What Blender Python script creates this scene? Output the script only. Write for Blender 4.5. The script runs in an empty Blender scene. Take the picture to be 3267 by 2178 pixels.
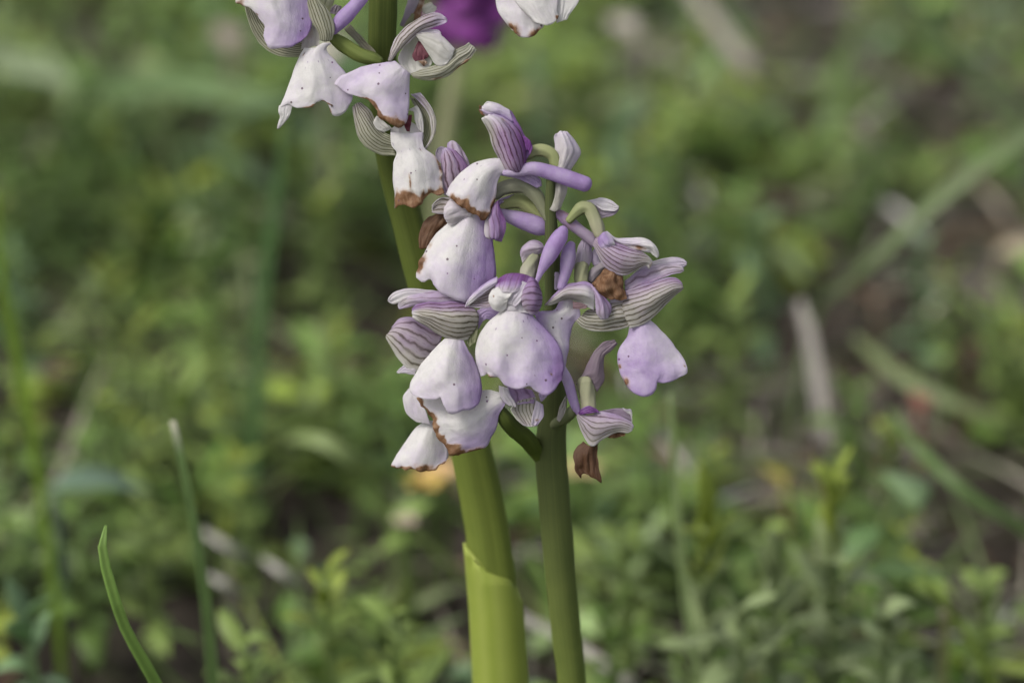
import bpy, math, random
import numpy as np

# ------------------------------------------------------------------ camera, sky, sun, exposure
SC = bpy.context.scene
PITCH = math.radians(22.0)
FOCUS = 0.5                       # metres from lens to the sharp plane
FRAME_W = 0.14                    # width of the sharp plane
TARGET = np.array([0.0, 0.0, 0.13])
FWD = np.array([0.0, math.cos(PITCH), -math.sin(PITCH)])
UPV = np.array([0.0, math.sin(PITCH), math.cos(PITCH)])
RGT = np.array([1.0, 0.0, 0.0])
CAM = TARGET - FWD * FOCUS

cam_data = bpy.data.cameras.new('camera')
cam = bpy.data.objects.new('camera', cam_data)
SC.collection.objects.link(cam)
cam.location = CAM
cam.rotation_euler = (math.pi / 2 - PITCH, 0, 0)
cam_data.sensor_width = 36.0
cam_data.lens = 36.0 * FOCUS / FRAME_W
cam_data.clip_start = 0.01
cam_data.clip_end = 200.0
cam_data.dof.use_dof = True
cam_data.dof.focus_distance = FOCUS + 0.001
cam_data.dof.aperture_fstop = 11.5
cam_data.dof.aperture_blades = 7
SC.camera = cam

SUN_EL, SUN_AZ = math.radians(50), math.radians(-122)     # azimuth measured from +Y towards +X
world = bpy.data.worlds.new('World')
SC.world = world
world.use_nodes = True
wn = world.node_tree
wn.nodes.clear()
sky = wn.nodes.new('ShaderNodeTexSky')
sky.sky_type = 'NISHITA'
sky.sun_disc = False
sky.sun_elevation = SUN_EL
sky.sun_rotation = SUN_AZ
sky.dust_density = 3.0
hs = wn.nodes.new('ShaderNodeHueSaturation')
hs.inputs['Saturation'].default_value = 0.30              # overcast: a nearly white sky
bg = wn.nodes.new('ShaderNodeBackground')
bg.inputs['Strength'].default_value = 0.135
wo = wn.nodes.new('ShaderNodeOutputWorld')
wn.links.new(sky.outputs[0], hs.inputs['Color'])
wn.links.new(hs.outputs[0], bg.inputs[0])
wn.links.new(bg.outputs[0], wo.inputs[0])

sun_data = bpy.data.lights.new('sun', 'SUN')
sun_data.energy = 1.5
sun_data.angle = math.radians(18)
sun_data.color = (1.0, 0.96, 0.90)
sun = bpy.data.objects.new('sun', sun_data)
SC.collection.objects.link(sun)
sun.rotation_euler = (math.pi / 2 - SUN_EL, 0, math.pi - SUN_AZ)

SC.view_settings.view_transform = 'Standard'
SC.view_settings.look = 'None'
SC.view_settings.gamma = 1.0
SC.view_settings.use_curve_mapping = False
SC.view_settings.exposure = 0.88
SC.render.engine = 'CYCLES'
SC.cycles.use_denoising = True
SC.cycles.max_bounces = 8
SC.cycles.transmission_bounces = 6

# ------------------------------------------------------------------ helpers
rng = np.random.default_rng(7)
random.seed(7)
PX = FRAME_W / 3267.0             # metres per photo pixel on the sharp plane

def P(x, y, dz=0.0):
    """photo pixel + millimetres behind the sharp plane -> world point"""
    d = FOCUS + dz * 0.001
    k = d / FOCUS
    return CAM + FWD * d + RGT * ((x - 1633.5) * PX * k) - UPV * ((y - 1089.0) * PX * k)

def ray(x, y):
    return FWD * FOCUS + RGT * ((x - 1633.5) * PX) - UPV * ((y - 1089.0) * PX)

def on_height(x, y, z):
    r = ray(x, y)
    return CAM + r * ((z - CAM[2]) / r[2])

def on_plane(x, y, yw):
    r = ray(x, y)
    return CAM + r * ((yw - CAM[1]) / r[1])

D2S = 3267.0 / 2352.0             # coordinates read off a 2352 px wide view

def cr(pts, n, closed=False):
    """Catmull-Rom resample of pts (k x d) to n points, by chord length"""
    pts = np.asarray(pts, float)
    if len(pts) == 1:
        return np.repeat(pts, n, 0)
    seg = np.linalg.norm(np.diff(pts, axis=0), axis=1) + 1e-9
    t = np.concatenate([[0], np.cumsum(seg)])
    t /= t[-1]
    return cr_at(pts, t, np.linspace(0, 1, n))

def cr_at(pts, t, u):
    pts = np.asarray(pts, float)
    k = len(pts)
    m = np.zeros_like(pts)
    for i in range(k):
        a, b = max(i - 1, 0), min(i + 1, k - 1)
        m[i] = (pts[b] - pts[a]) / max(t[b] - t[a], 1e-9)
    idx = np.clip(np.searchsorted(t, u, side='right') - 1, 0, k - 2)
    h = (t[idx + 1] - t[idx])
    s = ((u - t[idx]) / h)
    sh = (-1,) + (1,) * (pts.ndim - 1)
    s = s.reshape(sh); h = h.reshape(sh)
    h00 = 2 * s**3 - 3 * s**2 + 1; h10 = s**3 - 2 * s**2 + s
    h01 = -2 * s**3 + 3 * s**2; h11 = s**3 - s**2
    return h00 * pts[idx] + h10 * h * m[idx] + h01 * pts[idx + 1] + h11 * h * m[idx + 1]

def sstep(a, b, x):
    t = np.clip((x - a) / (b - a + 1e-12), 0, 1)
    return t * t * (3 - 2 * t)

_gn = np.random.default_rng(3).random((64, 64, 64)).astype(np.float32)
def vnoise(p, scale):
    """smooth value noise -1..1 at points p (n x 3, metres)"""
    q = np.asarray(p) * scale
    i = np.floor(q).astype(int); f = q - i; f = f * f * (3 - 2 * f)
    r = 0
    for dx in (0, 1):
        for dy in (0, 1):
            for dzz in (0, 1):
                w = (f[..., 0] if dx else 1 - f[..., 0]) * (f[..., 1] if dy else 1 - f[..., 1]) * (f[..., 2] if dzz else 1 - f[..., 2])
                r = r + w * _gn[(i[..., 0] + dx) % 64, (i[..., 1] + dy) % 64, (i[..., 2] + dzz) % 64]
    return r * 2 - 1

def mesh_obj(name, verts, faces, mat, parent=None, origin=None, uv=None, attrs=None, thick=None, smooth=True):
    origin = np.zeros(3) if origin is None else np.asarray(origin)
    me = bpy.data.meshes.new(name)
    verts = np.asarray(verts, float) - origin
    faces = np.asarray(faces) if not isinstance(faces, list) else faces
    me.from_pydata(verts.tolist(), [], faces.tolist() if not isinstance(faces, list) else faces)
    if uv is not None:
        lay = me.uv_layers.new(name='UVMap')
        li = np.empty(len(me.loops), int)
        me.loops.foreach_get('vertex_index', li)
        lay.data.foreach_set('uv', np.asarray(uv, np.float32)[li].ravel())
    for k, v in (attrs or {}).items():
        a = me.attributes.new(k, 'FLOAT_COLOR', 'POINT')
        a.data.foreach_set('color', np.asarray(v, np.float32).ravel())
    if smooth:
        me.polygons.foreach_set('use_smooth', np.ones(len(me.polygons), bool))
    me.materials.append(mat)
    me.update()
    o = bpy.data.objects.new(name, me)
    SC.collection.objects.link(o)
    if parent is not None:
        o.parent = parent
    if thick:
        s = o.modifiers.new('thickness', 'SOLIDIFY')
        s.thickness = thick * 0.001
        s.offset = 0
        s.use_even_offset = False
    return o

def empty(name, loc, parent=None, ploc=None):
    o = bpy.data.objects.new(name, None)
    SC.collection.objects.link(o)
    o.empty_display_size = 0.005
    o.location = np.asarray(loc) - (0 if ploc is None else np.asarray(ploc))
    if parent is not None:
        o.parent = parent
    return o

def tag(o, label, cat, group=None):
    o['label'] = label; o['category'] = cat
    if group: o['group'] = group
    return o

# ------------------------------------------------------------------ materials
class NT:
    def __init__(self, name):
        self.mat = bpy.data.materials.new(name)
        self.mat.use_nodes = True
        self.t = self.mat.node_tree
        self.t.nodes.clear()
        self.out = self.t.nodes.new('ShaderNodeOutputMaterial')
    def n(self, kind, **kw):
        nd = self.t.nodes.new('ShaderNode' + kind)
        for k, v in kw.items():
            if k.startswith('i_'):
                self.put(nd, k[2:], v)
            else:
                setattr(nd, k, v)
        return nd
    def put(self, nd, key, v):
        key = int(key) if str(key).isdigit() else key.replace('_', ' ')
        if isinstance(v, bpy.types.NodeSocket):
            self.t.links.new(v, nd.inputs[key])
        else:
            nd.inputs[key].default_value = v
    def math(self, op, a, b=None, c=None, clamp=False):
        nd = self.n('Math', operation=op, use_clamp=clamp)
        for i, v in enumerate((a, b, c)):
            if v is not None: self.put(nd, str(i), v)
        return nd.outputs[0]
    def mix(self, f, a, b):
        nd = self.n('Mix', data_type='RGBA')
        for s, v in ((0, f), (6, a), (7, b)):
            if isinstance(v, bpy.types.NodeSocket): self.t.links.new(v, nd.inputs[s])
            else: nd.inputs[s].default_value = v if s == 0 else (*v, 1)
        return nd.outputs[2]
    def ramp(self, f, stops):
        nd = self.n('ValToRGB')
        cr_ = nd.color_ramp
        while len(cr_.elements) < len(stops): cr_.elements.new(0.5)
        for e, (p, c) in zip(cr_.elements, stops):
            e.position = p; e.color = (*c, 1)
        self.t.links.new(f, nd.inputs[0])
        return nd.outputs[0]
    def smooth(self, x, a, b):
        nd = self.n('MapRange', interpolation_type='SMOOTHSTEP')
        self.t.links.new(x, nd.inputs[0])
        nd.inputs[1].default_value = a; nd.inputs[2].default_value = b
        return nd.outputs[0]
    def noise(self, scale, detail=3, vec=None, rough=0.55):
        nd = self.n('TexNoise', i_Scale=scale, i_Detail=detail, i_Roughness=rough)
        self.t.links.new(vec or self.pos(), nd.inputs['Vector'])
        return nd.outputs[0]
    def pos(self):
        if not hasattr(self, '_p'): self._p = self.n('NewGeometry').outputs['Position']
        return self._p
    def attr(self, name):
        a = self.n('Attribute', attribute_name=name)
        s = self.n('SeparateColor')
        self.t.links.new(a.outputs['Color'], s.inputs[0])
        return s.outputs[0], s.outputs[1], s.outputs[2], a.outputs['Alpha'], a.outputs['Color']
    def finish(self, col, rough=0.5, spec=0.3, trans=0.25, bump=None, bdist=0.0001, bstr=0.4, tcol=None):
        p = self.n('BsdfPrincipled')
        self.put(p, 'Base Color', col if isinstance(col, bpy.types.NodeSocket) else (*col, 1))
        self.put(p, 'Roughness', rough)
        self.put(p, 'Specular IOR Level', spec)
        nrm = None
        if bump is not None:
            b = self.n('Bump', i_Strength=bstr, i_Distance=bdist)
            self.t.links.new(bump, b.inputs['Height'])
            nrm = b.outputs[0]
            self.t.links.new(nrm, p.inputs['Normal'])
        sh = p.outputs[0]
        if trans:
            tr = self.n('BsdfTranslucent')
            self.put(tr, 'Color', tcol if tcol is not None else (col if isinstance(col, bpy.types.NodeSocket) else (*col, 1)))
            mx = self.n('MixShader')
            mx.inputs[0].default_value = trans
            self.t.links.new(sh, mx.inputs[1]); self.t.links.new(tr.outputs[0], mx.inputs[2])
            sh = mx.outputs[0]
        self.t.links.new(sh, self.out.inputs[0])
        return self.mat

def make_petal_mat():
    m = NT('petal_tissue')
    lil, brn, vein, grn, _ = m.attr('tint')
    spot, wine, dull, dark, _ = m.attr('extra')
    n1 = m.noise(420, 3)
    n2 = m.noise(1300, 4)
    n3 = m.noise(5200, 2)
    l = m.math('ADD', lil, m.math('MULTIPLY', m.math('SUBTRACT', n1, 0.5), 0.50))
    l = m.math('ADD', l, m.math('MULTIPLY', m.math('SUBTRACT', n3, 0.5), 0.22))
    col = m.ramp(l, [(0.02, (0.675, 0.655, 0.64)), (0.30, (0.595, 0.525, 0.63)), (0.62, (0.41, 0.295, 0.52)), (1.0, (0.20, 0.06, 0.265))])
    mot = m.math('ADD', 0.80, m.math('MULTIPLY', m.math('ADD', n2, m.math('MULTIPLY', n3, 0.6)), 0.25))
    mm = m.n('Mix', data_type='RGBA', blend_type='MULTIPLY'); mm.inputs[0].default_value = 1
    m.t.links.new(col, mm.inputs[6]); m.t.links.new(mot, mm.inputs[7]); col = mm.outputs[2]
    gcol = m.mix(n1, (0.24, 0.26, 0.115), (0.40, 0.40, 0.26))
    col = m.mix(grn, col, gcol)
    col = m.mix(dull, col, (0.17, 0.125, 0.13))
    vb = m.ramp(l, [(0.05, (0.43, 0.385, 0.335)), (0.42, (0.44, 0.33, 0.43)), (0.9, (0.22, 0.08, 0.25))])
    col = m.mix(m.math('MULTIPLY', vein, m.math('SUBTRACT', 0.62, m.math('MULTIPLY', grn, 0.62), clamp=True)), col, vb)
    # veins: one dark wavy line per unit of u
    uv = m.n('UVMap', uv_map='UVMap')
    sx = m.n('SeparateXYZ')
    m.t.links.new(uv.outputs[0], sx.inputs[0])
    wob = m.math('MULTIPLY', m.math('SUBTRACT', m.noise(700, 4), 0.5), 0.75)
    wob = m.math('ADD', wob, m.math('MULTIPLY', m.math('SUBTRACT', m.noise(190, 2), 0.5), 1.3))
    x = m.math('ADD', sx.outputs[0], wob)
    d = m.math('ABSOLUTE', m.math('SUBTRACT', m.math('FRACT', x), 0.5))
    wid = m.math('MULTIPLY', m.noise(500, 2), 0.03)
    line = m.math('SUBTRACT', 1.0, m.smooth(m.math('SUBTRACT', d, wid), 0.05, 0.15))
    halo = m.math('SUBTRACT', 1.0, m.smooth(d, 0.1, 0.40))
    x2 = m.math('ADD', m.math('MULTIPLY', sx.outputs[0], 2.0), m.math('ADD', 0.5, m.math('MULTIPLY', wob, 1.7)))
    d2 = m.math('ABSOLUTE', m.math('SUBTRACT', m.math('FRACT', x2), 0.5))
    fine = m.math('MULTIPLY', m.math('SUBTRACT', 1.0, m.smooth(d2, 0.03, 0.13)), m.math('MULTIPLY', m.smooth(m.noise(560, 2), 0.46, 0.62), 0.55))
    line = m.math('MULTIPLY', line, m.math('ADD', 0.62, m.math('MULTIPLY', m.smooth(m.noise(380, 2), 0.36, 0.55), 0.38)))
    line = m.math('MAXIMUM', line, fine)
    vcol = m.mix(m.smooth(lil, 0.1, 0.6), (0.060, 0.044, 0.022), (0.06, 0.016, 0.035))
    vcol = m.mix(m.math('MULTIPLY', grn, 1.2, clamp=True), vcol, (0.050, 0.050, 0.018))
    hcol = m.mix(m.smooth(lil, 0.1, 0.6), (0.31, 0.27, 0.18), (0.33, 0.17, 0.31))
    hcol = m.mix(m.math('MULTIPLY', grn, 1.2, clamp=True), hcol, (0.20, 0.22, 0.07))
    col = m.mix(m.math('MULTIPLY', m.math('MULTIPLY', halo, vein), 0.5), col, hcol)
    col = m.mix(m.math('MULTIPLY', m.math('MULTIPLY', line, vein), m.math('ADD', 0.62, m.math('MULTIPLY', n1, 0.5)), clamp=True), col, vcol)
    # withered brown
    b = m.math('ADD', m.math('ADD', brn, m.math('MULTIPLY', m.math('SUBTRACT', n2, 0.5), 0.7)), m.math('MULTIPLY', m.math('SUBTRACT', n1, 0.5), 1.3))
    tan = m.math('MULTIPLY', m.smooth(b, 0.10, 0.55), m.smooth(brn, 0.0, 0.12))
    col = m.mix(m.math('MULTIPLY', tan, 0.55), col, (0.47, 0.33, 0.22))
    bm = m.math('MULTIPLY', m.smooth(b, 0.34, 0.68), m.smooth(brn, 0.0, 0.12))
    stv = m.n('CombineXYZ')
    m.t.links.new(m.math('MULTIPLY', sx.outputs[0], 9.0), stv.inputs[0]); m.t.links.new(m.math('MULTIPLY', sx.outputs[1], 2.2), stv.inputs[1])
    stk = m.noise(1.0, 5, vec=stv.outputs[0], rough=0.65)
    bcol = m.ramp(m.math('ADD', m.math('MULTIPLY', stk, 0.7), m.math('MULTIPLY', n2, 0.3)), [(0.30, (0.085, 0.042, 0.022)), (0.50, (0.25, 0.13, 0.065)), (0.70, (0.46, 0.32, 0.20))])
    col = m.mix(bm, col, bcol)
    col = m.mix(m.math('MULTIPLY', dark, bm), col, (0.075, 0.033, 0.016))
    col = m.mix(wine, col, m.mix(n2, (0.10, 0.012, 0.03), (0.24, 0.06, 0.08)))
    # small dark flecks
    v = m.n('TexVoronoi', feature='F1', i_Scale=760.0)
    m.t.links.new(m.pos(), v.inputs['Vector'])
    sc = m.n('SeparateColor'); m.t.links.new(v.outputs['Color'], sc.inputs[0])
    dot = m.math('MULTIPLY', m.math('LESS_THAN', v.outputs['Distance'], m.math('ADD', 0.07, m.math('MULTIPLY', sc.outputs[1], 0.075))), m.math('LESS_THAN', sc.outputs[0], spot))
    col = m.mix(m.math('MULTIPLY', dot, 0.85), col, m.mix(sc.outputs[2], (0.06, 0.03, 0.02), (0.20, 0.07, 0.22)))
    # purple dashes in the throat of a lip
    dv = m.n('CombineXYZ')
    m.t.links.new(m.math('MULTIPLY', sx.outputs[0], 15.0), dv.inputs[0]); m.t.links.new(m.math('MULTIPLY', sx.outputs[1], 9.0), dv.inputs[1])
    v2 = m.n('TexVoronoi', feature='F1', i_Scale=1.0); m.t.links.new(dv.outputs[0], v2.inputs['Vector'])
    s2 = m.n('SeparateColor'); m.t.links.new(v2.outputs['Color'], s2.inputs[0])
    dash = m.math('MULTIPLY', m.math('SUBTRACT', 1.0, m.smooth(v2.outputs['Distance'], 0.12, 0.26)), m.math('LESS_THAN', s2.outputs[0], 0.5))
    zone = m.math('MULTIPLY', m.smooth(sx.outputs[1], 0.03, 0.12), m.math('SUBTRACT', 1.0, m.smooth(sx.outputs[1], 0.26, 0.42)))
    dash = m.math('MULTIPLY', m.math('MULTIPLY', dash, zone), m.smooth(spot, 0.40, 0.56))
    col = m.mix(m.math('MULTIPLY', dash, 0.65), col, (0.16, 0.075, 0.22))
    h = m.math('ADD', n3, m.math('MULTIPLY', n2, 0.8))
    h = m.math('SUBTRACT', h, m.math('MULTIPLY', m.math('MULTIPLY', line, vein), 0.5))
    cv = m.n('CombineXYZ')
    m.t.links.new(m.math('MULTIPLY', sx.outputs[1], 5.0), cv.inputs[1])
    m.t.links.new(m.math('MULTIPLY', m.math('SUBTRACT', sx.outputs[0], m.math('MULTIPLY', vein, 0.0)), 22.0), cv.inputs[0])
    crease = m.noise(1.0, 4, vec=cv.outputs[0], rough=0.6)
    h = m.math('ADD', h, m.math('MULTIPLY', crease, 1.1))
    h = m.math('ADD', h, m.math('MULTIPLY', m.math('MULTIPLY', stk, bm), 2.5))
    return m.finish(col, rough=0.48, spec=0.35, trans=0.52, bump=h, bdist=0.00013, bstr=0.55)

def make_stalk_mat():
    """stems, ovaries, bracts: tint.r purple, tint.g brown, tint.b paleness, tint.a darkness"""
    m = NT('stalk_tissue')
    pur, brn, pale, dark, _ = m.attr('tint')
    n1 = m.noise(330, 4)
    uv = m.n('UVMap', uv_map='UVMap'); sx = m.n('SeparateXYZ'); m.t.links.new(uv.outputs[0], sx.inputs[0])
    vec = m.n('CombineXYZ')
    m.t.links.new(m.math('MULTIPLY', sx.outputs[0], 26.0), vec.inputs[0]); m.t.links.new(m.math('MULTIPLY', sx.outputs[1], 3.0), vec.inputs[1])
    st = m.noise(1.0, 4, vec=vec.outputs[0])
    base = m.mix(n1, (0.095, 0.140, 0.010), (0.150, 0.195, 0.020))
    col = m.mix(pale, base, (0.28, 0.30, 0.09))
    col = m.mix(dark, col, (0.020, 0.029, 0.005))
    col = m.mix(pur, col, (0.34, 0.24, 0.42))
    col = m.mix(m.math('MULTIPLY', m.smooth(st, 0.42, 0.75), 0.16), col, m.mix(pur, (0.22, 0.26, 0.05), (0.5, 0.42, 0.55)))
    b = m.smooth(m.math('ADD', brn, m.math('MULTIPLY', m.math('SUBTRACT', n1, 0.5), 0.7)), 0.4, 0.6)
    col = m.mix(b, col, (0.12, 0.07, 0.035))
    h = m.math('ADD', st, m.math('MULTIPLY', m.noise(4500, 2), 0.5))
    return m.finish(col, rough=0.6, spec=0.10, trans=0.03, bump=h, bdist=0.00006, bstr=0.4)

def make_leaf_mat(name, trans=0.35, rough=0.42, scale=260):
    m = NT(name)
    *_, c = m.attr('col')
    n1 = m.noise(scale, 4)
    n2 = m.noise(scale * 6, 2)
    br = m.math('ADD', 0.72, m.math('MULTIPLY', n1, 0.56))
    mul = m.n('Mix', data_type='RGBA', blend_type='MULTIPLY')
    mul.inputs[0].default_value = 1
    m.t.links.new(c, mul.inputs[6]); m.t.links.new(br, mul.inputs[7])
    return m.finish(mul.outputs[2], rough=rough, spec=0.28, trans=trans, bump=m.math('ADD', n1, n2), bdist=0.0002, bstr=0.4)

M_PETAL = make_petal_mat()
M_STALK = make_stalk_mat()
M_LEAF = make_leaf_mat('leaf_tissue')
M_STRAW = make_leaf_mat('dry_straw', trans=0.05, rough=0.7, scale=600)

def make_soil_mat():
    m = NT('soil_and_litter')
    a = m.noise(28, 6, rough=0.7); b = m.noise(160, 6, rough=0.65); c = m.noise(700, 3)
    col = m.ramp(b, [(0.3, (0.010, 0.008, 0.006)), (0.5, (0.030, 0.024, 0.018)), (0.7, (0.085, 0.070, 0.056))])
    col = m.mix(m.smooth(a, 0.5, 0.68), col, m.mix(b, (0.030, 0.040, 0.012), (0.07, 0.085, 0.03)))
    col = m.mix(m.math('MULTIPLY', m.smooth(c, 0.58, 0.7), 0.5), col, (0.19, 0.165, 0.135))
    return m.finish(col, rough=0.9, spec=0.1, trans=0, bump=m.math('ADD', m.math('MULTIPLY', b, 2.0), c), bdist=0.004, bstr=0.8)
M_SOIL = make_soil_mat()

# ------------------------------------------------------------------ ground and meadow
def ground_z(x, y):
    p = np.stack([np.asarray(x, float), np.asarray(y, float), np.zeros_like(np.asarray(x, float))], -1)
    fade = np.exp(-((p[..., 0] / 1.6) ** 2 + ((p[..., 1] - 0.3) / 1.6) ** 2))
    return fade * (0.005 * vnoise(p, 14.0) + 0.0025 * vnoise(p + 5, 47.0))

def build_ground():
    near = np.linspace(-1, 1, 161)
    ax = np.sign(near) * (np.abs(near) * 1.2 + 60 * np.abs(near) ** 12)
    X, Y = np.meshgrid(ax, ax + 0.3, indexing='ij')
    Z = ground_z(X, Y)
    v = np.stack([X, Y, Z], -1).reshape(-1, 3)
    n = len(ax)
    i = np.arange(n * n).reshape(n, n)
    f = np.stack([i[:-1, :-1], i[1:, :-1], i[1:, 1:], i[:-1, 1:]], -1).reshape(-1, 4)
    o = mesh_obj('ground', v, f, M_SOIL)
    o['kind'] = 'structure'
    return o
build_ground()

COLS = {                       # leaf colours, linear
    'G': (0.100, 0.160, 0.036), 'Y': (0.195, 0.245, 0.040), 'B': (0.12, 0.19, 0.09), 'P': (0.185, 0.230, 0.105),
    'D': (0.050, 0.085, 0.016), 'L': (0.155, 0.213, 0.055), 'S': (0.27, 0.25, 0.195), 'R': (0.13, 0.075, 0.045),
    'W': (0.46, 0.44, 0.40), 'N': (0.115, 0.102, 0.078), 'A': (0.42, 0.33, 0.05), 'T': (0.62, 0.47, 0.30)}

def leaf_batch(base, az, el, L, W, curl, fold, col, na=5, shape=0.9, tip=1.0):
    """many leaves as arrays: base (n,3), az/el direction, L, W (n), returns verts, faces, colours"""
    n = len(base)
    t = np.linspace(0, 1, na)
    prof = np.sin(np.pi * np.clip(t, 0, 1) ** shape) ** 0.8
    prof[0] = 0.12; prof[-1] = 0.04
    d = np.stack([np.cos(az) * np.cos(el), np.sin(az) * np.cos(el), np.sin(el)], -1)
    s = np.stack([-np.sin(az), np.cos(az), np.zeros(n)], -1)
    u = np.cross(d, s); u = np.where(u[:, 2:3] < 0, -u, u)
    roll = (rng.random(n) - 0.5) * 0.9
    s2 = s * np.cos(roll)[:, None] + u * np.sin(roll)[:, None]
    u2 = np.cross(d, s2); u2 = np.where(u2[:, 2:3] < 0, -u2, u2)
    V = np.zeros((n, na, 3, 3))
    for j, a in enumerate((-1, 0, 1)):
        V[:, :, j] = (base[:, None] + d[:, None] * (t[None, :, None] * L[:, None, None])
                      - np.array([0, 0, 1.0]) * ((t ** 2)[None, :, None] * (L * curl)[:, None, None])
                      + s2[:, None] * (a * prof[None, :, None] * W[:, None, None] * 0.5)
                      + u2[:, None] * (abs(a) * prof[None, :, None] * (W * fold)[:, None, None]))
    k = na * 3
    q = []
    for a in range(na - 1):
        for b in range(2):
            q.append((a * 3 + b, a * 3 + b + 1, (a + 1) * 3 + b + 1, (a + 1) * 3 + b))
    F = (np.array(q)[None] + (np.arange(n) * k)[:, None, None]).reshape(-1, 4)
    C = np.ones((n, k, 4)); C[:, :, :3] = col[:, None]
    mid = np.tile([0, 1, 0], na)
    C[:, :, :3] *= (1 + 0.22 * mid)[None, :, None]
    return V.reshape(-1, 3), F, C.reshape(-1, 4)

class Heap:
    def __init__(self): self.v, self.f, self.c, self.n = [], [], [], 0
    def add(self, v, f, c):
        self.v.append(v); self.f.append(np.asarray(f) + self.n); self.c.append(c); self.n += len(v)
    def build(self, name, mat, **kw):
        return mesh_obj(name, np.concatenate(self.v), np.concatenate(self.f), mat, attrs={'col': np.concatenate(self.c)}, **kw)

# bare or dark patches seen between the herbs (2352-wide view coordinates, radius in those pixels)
GAPS = [(20, 285, 60), (330, 365, 60), (130, 520, 60), (100, 470, 40), (190, 640, 45), (790, 640, 95), (860, 560, 60), (660, 850, 55),
        (430, 1060, 40), (480, 1090, 30), (300, 1330, 50), (350, 1430, 60), (1750, 880, 60), (1650, 830, 90), (1930, 760, 55),
        (2000, 350, 60), (1745, 240, 60), (2250, 520, 60), (2230, 690, 55), (2150, 820, 90), (2290, 1200, 70), (1700, 990, 50),
        (1880, 1500, 40), (1610, 960, 50), (2120, 760, 70), (2060, 250, 60), (1240, 330, 35), (2320, 960, 50), (700, 1210, 40),
        (500, 300, 30), (1680, 560, 40), (2330, 1330, 50), (880, 660, 50), (250, 560, 40)]
GP = np.array([[*on_height(x * D2S, y * D2S, 0.012)[:2], r * D2S * PX * 1.95] for x, y, r in GAPS])
def openness(xy):
    d2 = ((xy[:, None, :] - GP[None, :, :2]) ** 2)
    # patches are foreshortened: longer along the view
    q = d2[..., 0] / GP[None, :, 2] ** 2 + d2[..., 1] / (GP[None, :, 2] * 1.9) ** 2
    g = np.exp(-q * 1.1).max(1)
    p3 = np.concatenate([xy, np.zeros((len(xy), 1))], 1)
    raw = 0.60 + 0.95 * vnoise(p3 + 3, 34.0) + 0.35 * vnoise(p3 + 9, 90.0) - 1.25 * g - 0.30 * sstep(0.01, 0.07, xy[:, 0]) * sstep(0.16, 0.26, xy[:, 1])
    return sstep(0.14, 0.60, raw), g

def pick_cols(n, keys, w, jit=0.22):
    idx = rng.choice(len(keys), n, p=np.array(w) / sum(w))
    c = np.array([COLS[k] for k in keys])[idx]
    return c * (1 + (rng.random((n, 1)) - 0.5) * 2 * jit) * (1 + (rng.random((n, 3)) - 0.5) * 0.12)

def scatter(n, x0=-0.42, x1=0.42, y0=-0.30, y1=1.0):
    return np.stack([rng.uniform(x0, x1, n), rng.uniform(y0, y1, n)], -1)

def herb_carpet():
    h = Heap()
    xy = scatter(8600)
    op, g = openness(xy)
    xy = xy[rng.random(len(xy)) < op]
    for kind, frac in (('ovate', 0.50), ('clover', 0.30), ('lance', 0.40)):
        sel = xy[rng.random(len(xy)) < frac]
        m = {'ovate': 9, 'clover': 6, 'lance': 8}[kind]
        n = len(sel)
        ht = rng.uniform(0.004, 0.026, n) * (1 + 0.6 * vnoise(np.c_[sel, np.zeros(n)], 17))
        tone = pick_cols(n, 'GYBPDL', [5, 1.8, 0.9, 1.6, 2.2, 4], 0.25)
        rep = np.repeat(np.arange(n), m)
        lev = np.tile(np.linspace(0.15, 1.0, m), n)
        az = rng.uniform(0, 6.283, n * m)
        off = rng.uniform(0, 0.005, n * m)
        base = np.stack([sel[rep, 0] + np.cos(az) * off, sel[rep, 1] + np.sin(az) * off, ground_z(sel[rep, 0], sel[rep, 1]) + ht[rep] * lev], -1)
        if kind == 'ovate':
            L = rng.uniform(0.005, 0.013, n * m); W = L * rng.uniform(0.42, 0.6, n * m); el = rng.uniform(-0.1, 0.75, n * m); sh = 0.9
        elif kind == 'clover':
            L = rng.uniform(0.004, 0.008, n * m); W = L * rng.uniform(0.75, 0.95, n * m); el = rng.uniform(-0.1, 0.4, n * m); sh = 1.25
        else:
            L = rng.uniform(0.009, 0.022, n * m); W = L * rng.uniform(0.12, 0.22, n * m); el = rng.uniform(0.1, 1.0, n * m); sh = 0.8
        col = tone[rep] * (0.8 + 0.45 * lev[:, None]) * (1 + (rng.random((n * m, 1)) - 0.5) * 0.35)  # lower leaves darker: shade inside the carpet put into the leaf colour
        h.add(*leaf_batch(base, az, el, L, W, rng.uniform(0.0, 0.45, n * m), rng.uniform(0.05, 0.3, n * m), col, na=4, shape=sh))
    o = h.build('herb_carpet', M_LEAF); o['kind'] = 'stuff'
    o['label'] = 'low carpet of small green herb leaves covering the meadow'
herb_carpet()

def grass_turf():
    h = Heap()
    xy = scatter(11000)
    op, g = openness(xy)
    xy = xy[rng.random(len(xy)) < np.clip(op, 0.04, 1) * 0.85]
    n = len(xy)
    L = rng.uniform(0.016, 0.062, n)
    az = rng.uniform(0, 6.283, n); el = rng.uniform(0.35, 1.4, n)
    col = pick_cols(n, 'GYPDLS', [4, 1.4, 2.2, 1.4, 4, 1.6])
    base = np.c_[xy, ground_z(xy[:, 0], xy[:, 1]) - 0.001]
    h.add(*leaf_batch(base, az, el, L, rng.uniform(0.0008, 0.0022, n), rng.uniform(0.05, 0.8, n), np.full(n, 0.3), col, na=7, shape=0.45))
    o = h.build('turf_grass', M_LEAF); o['kind'] = 'stuff'
    o['label'] = 'short thin grass growing among the herbs'
grass_turf()

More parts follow.
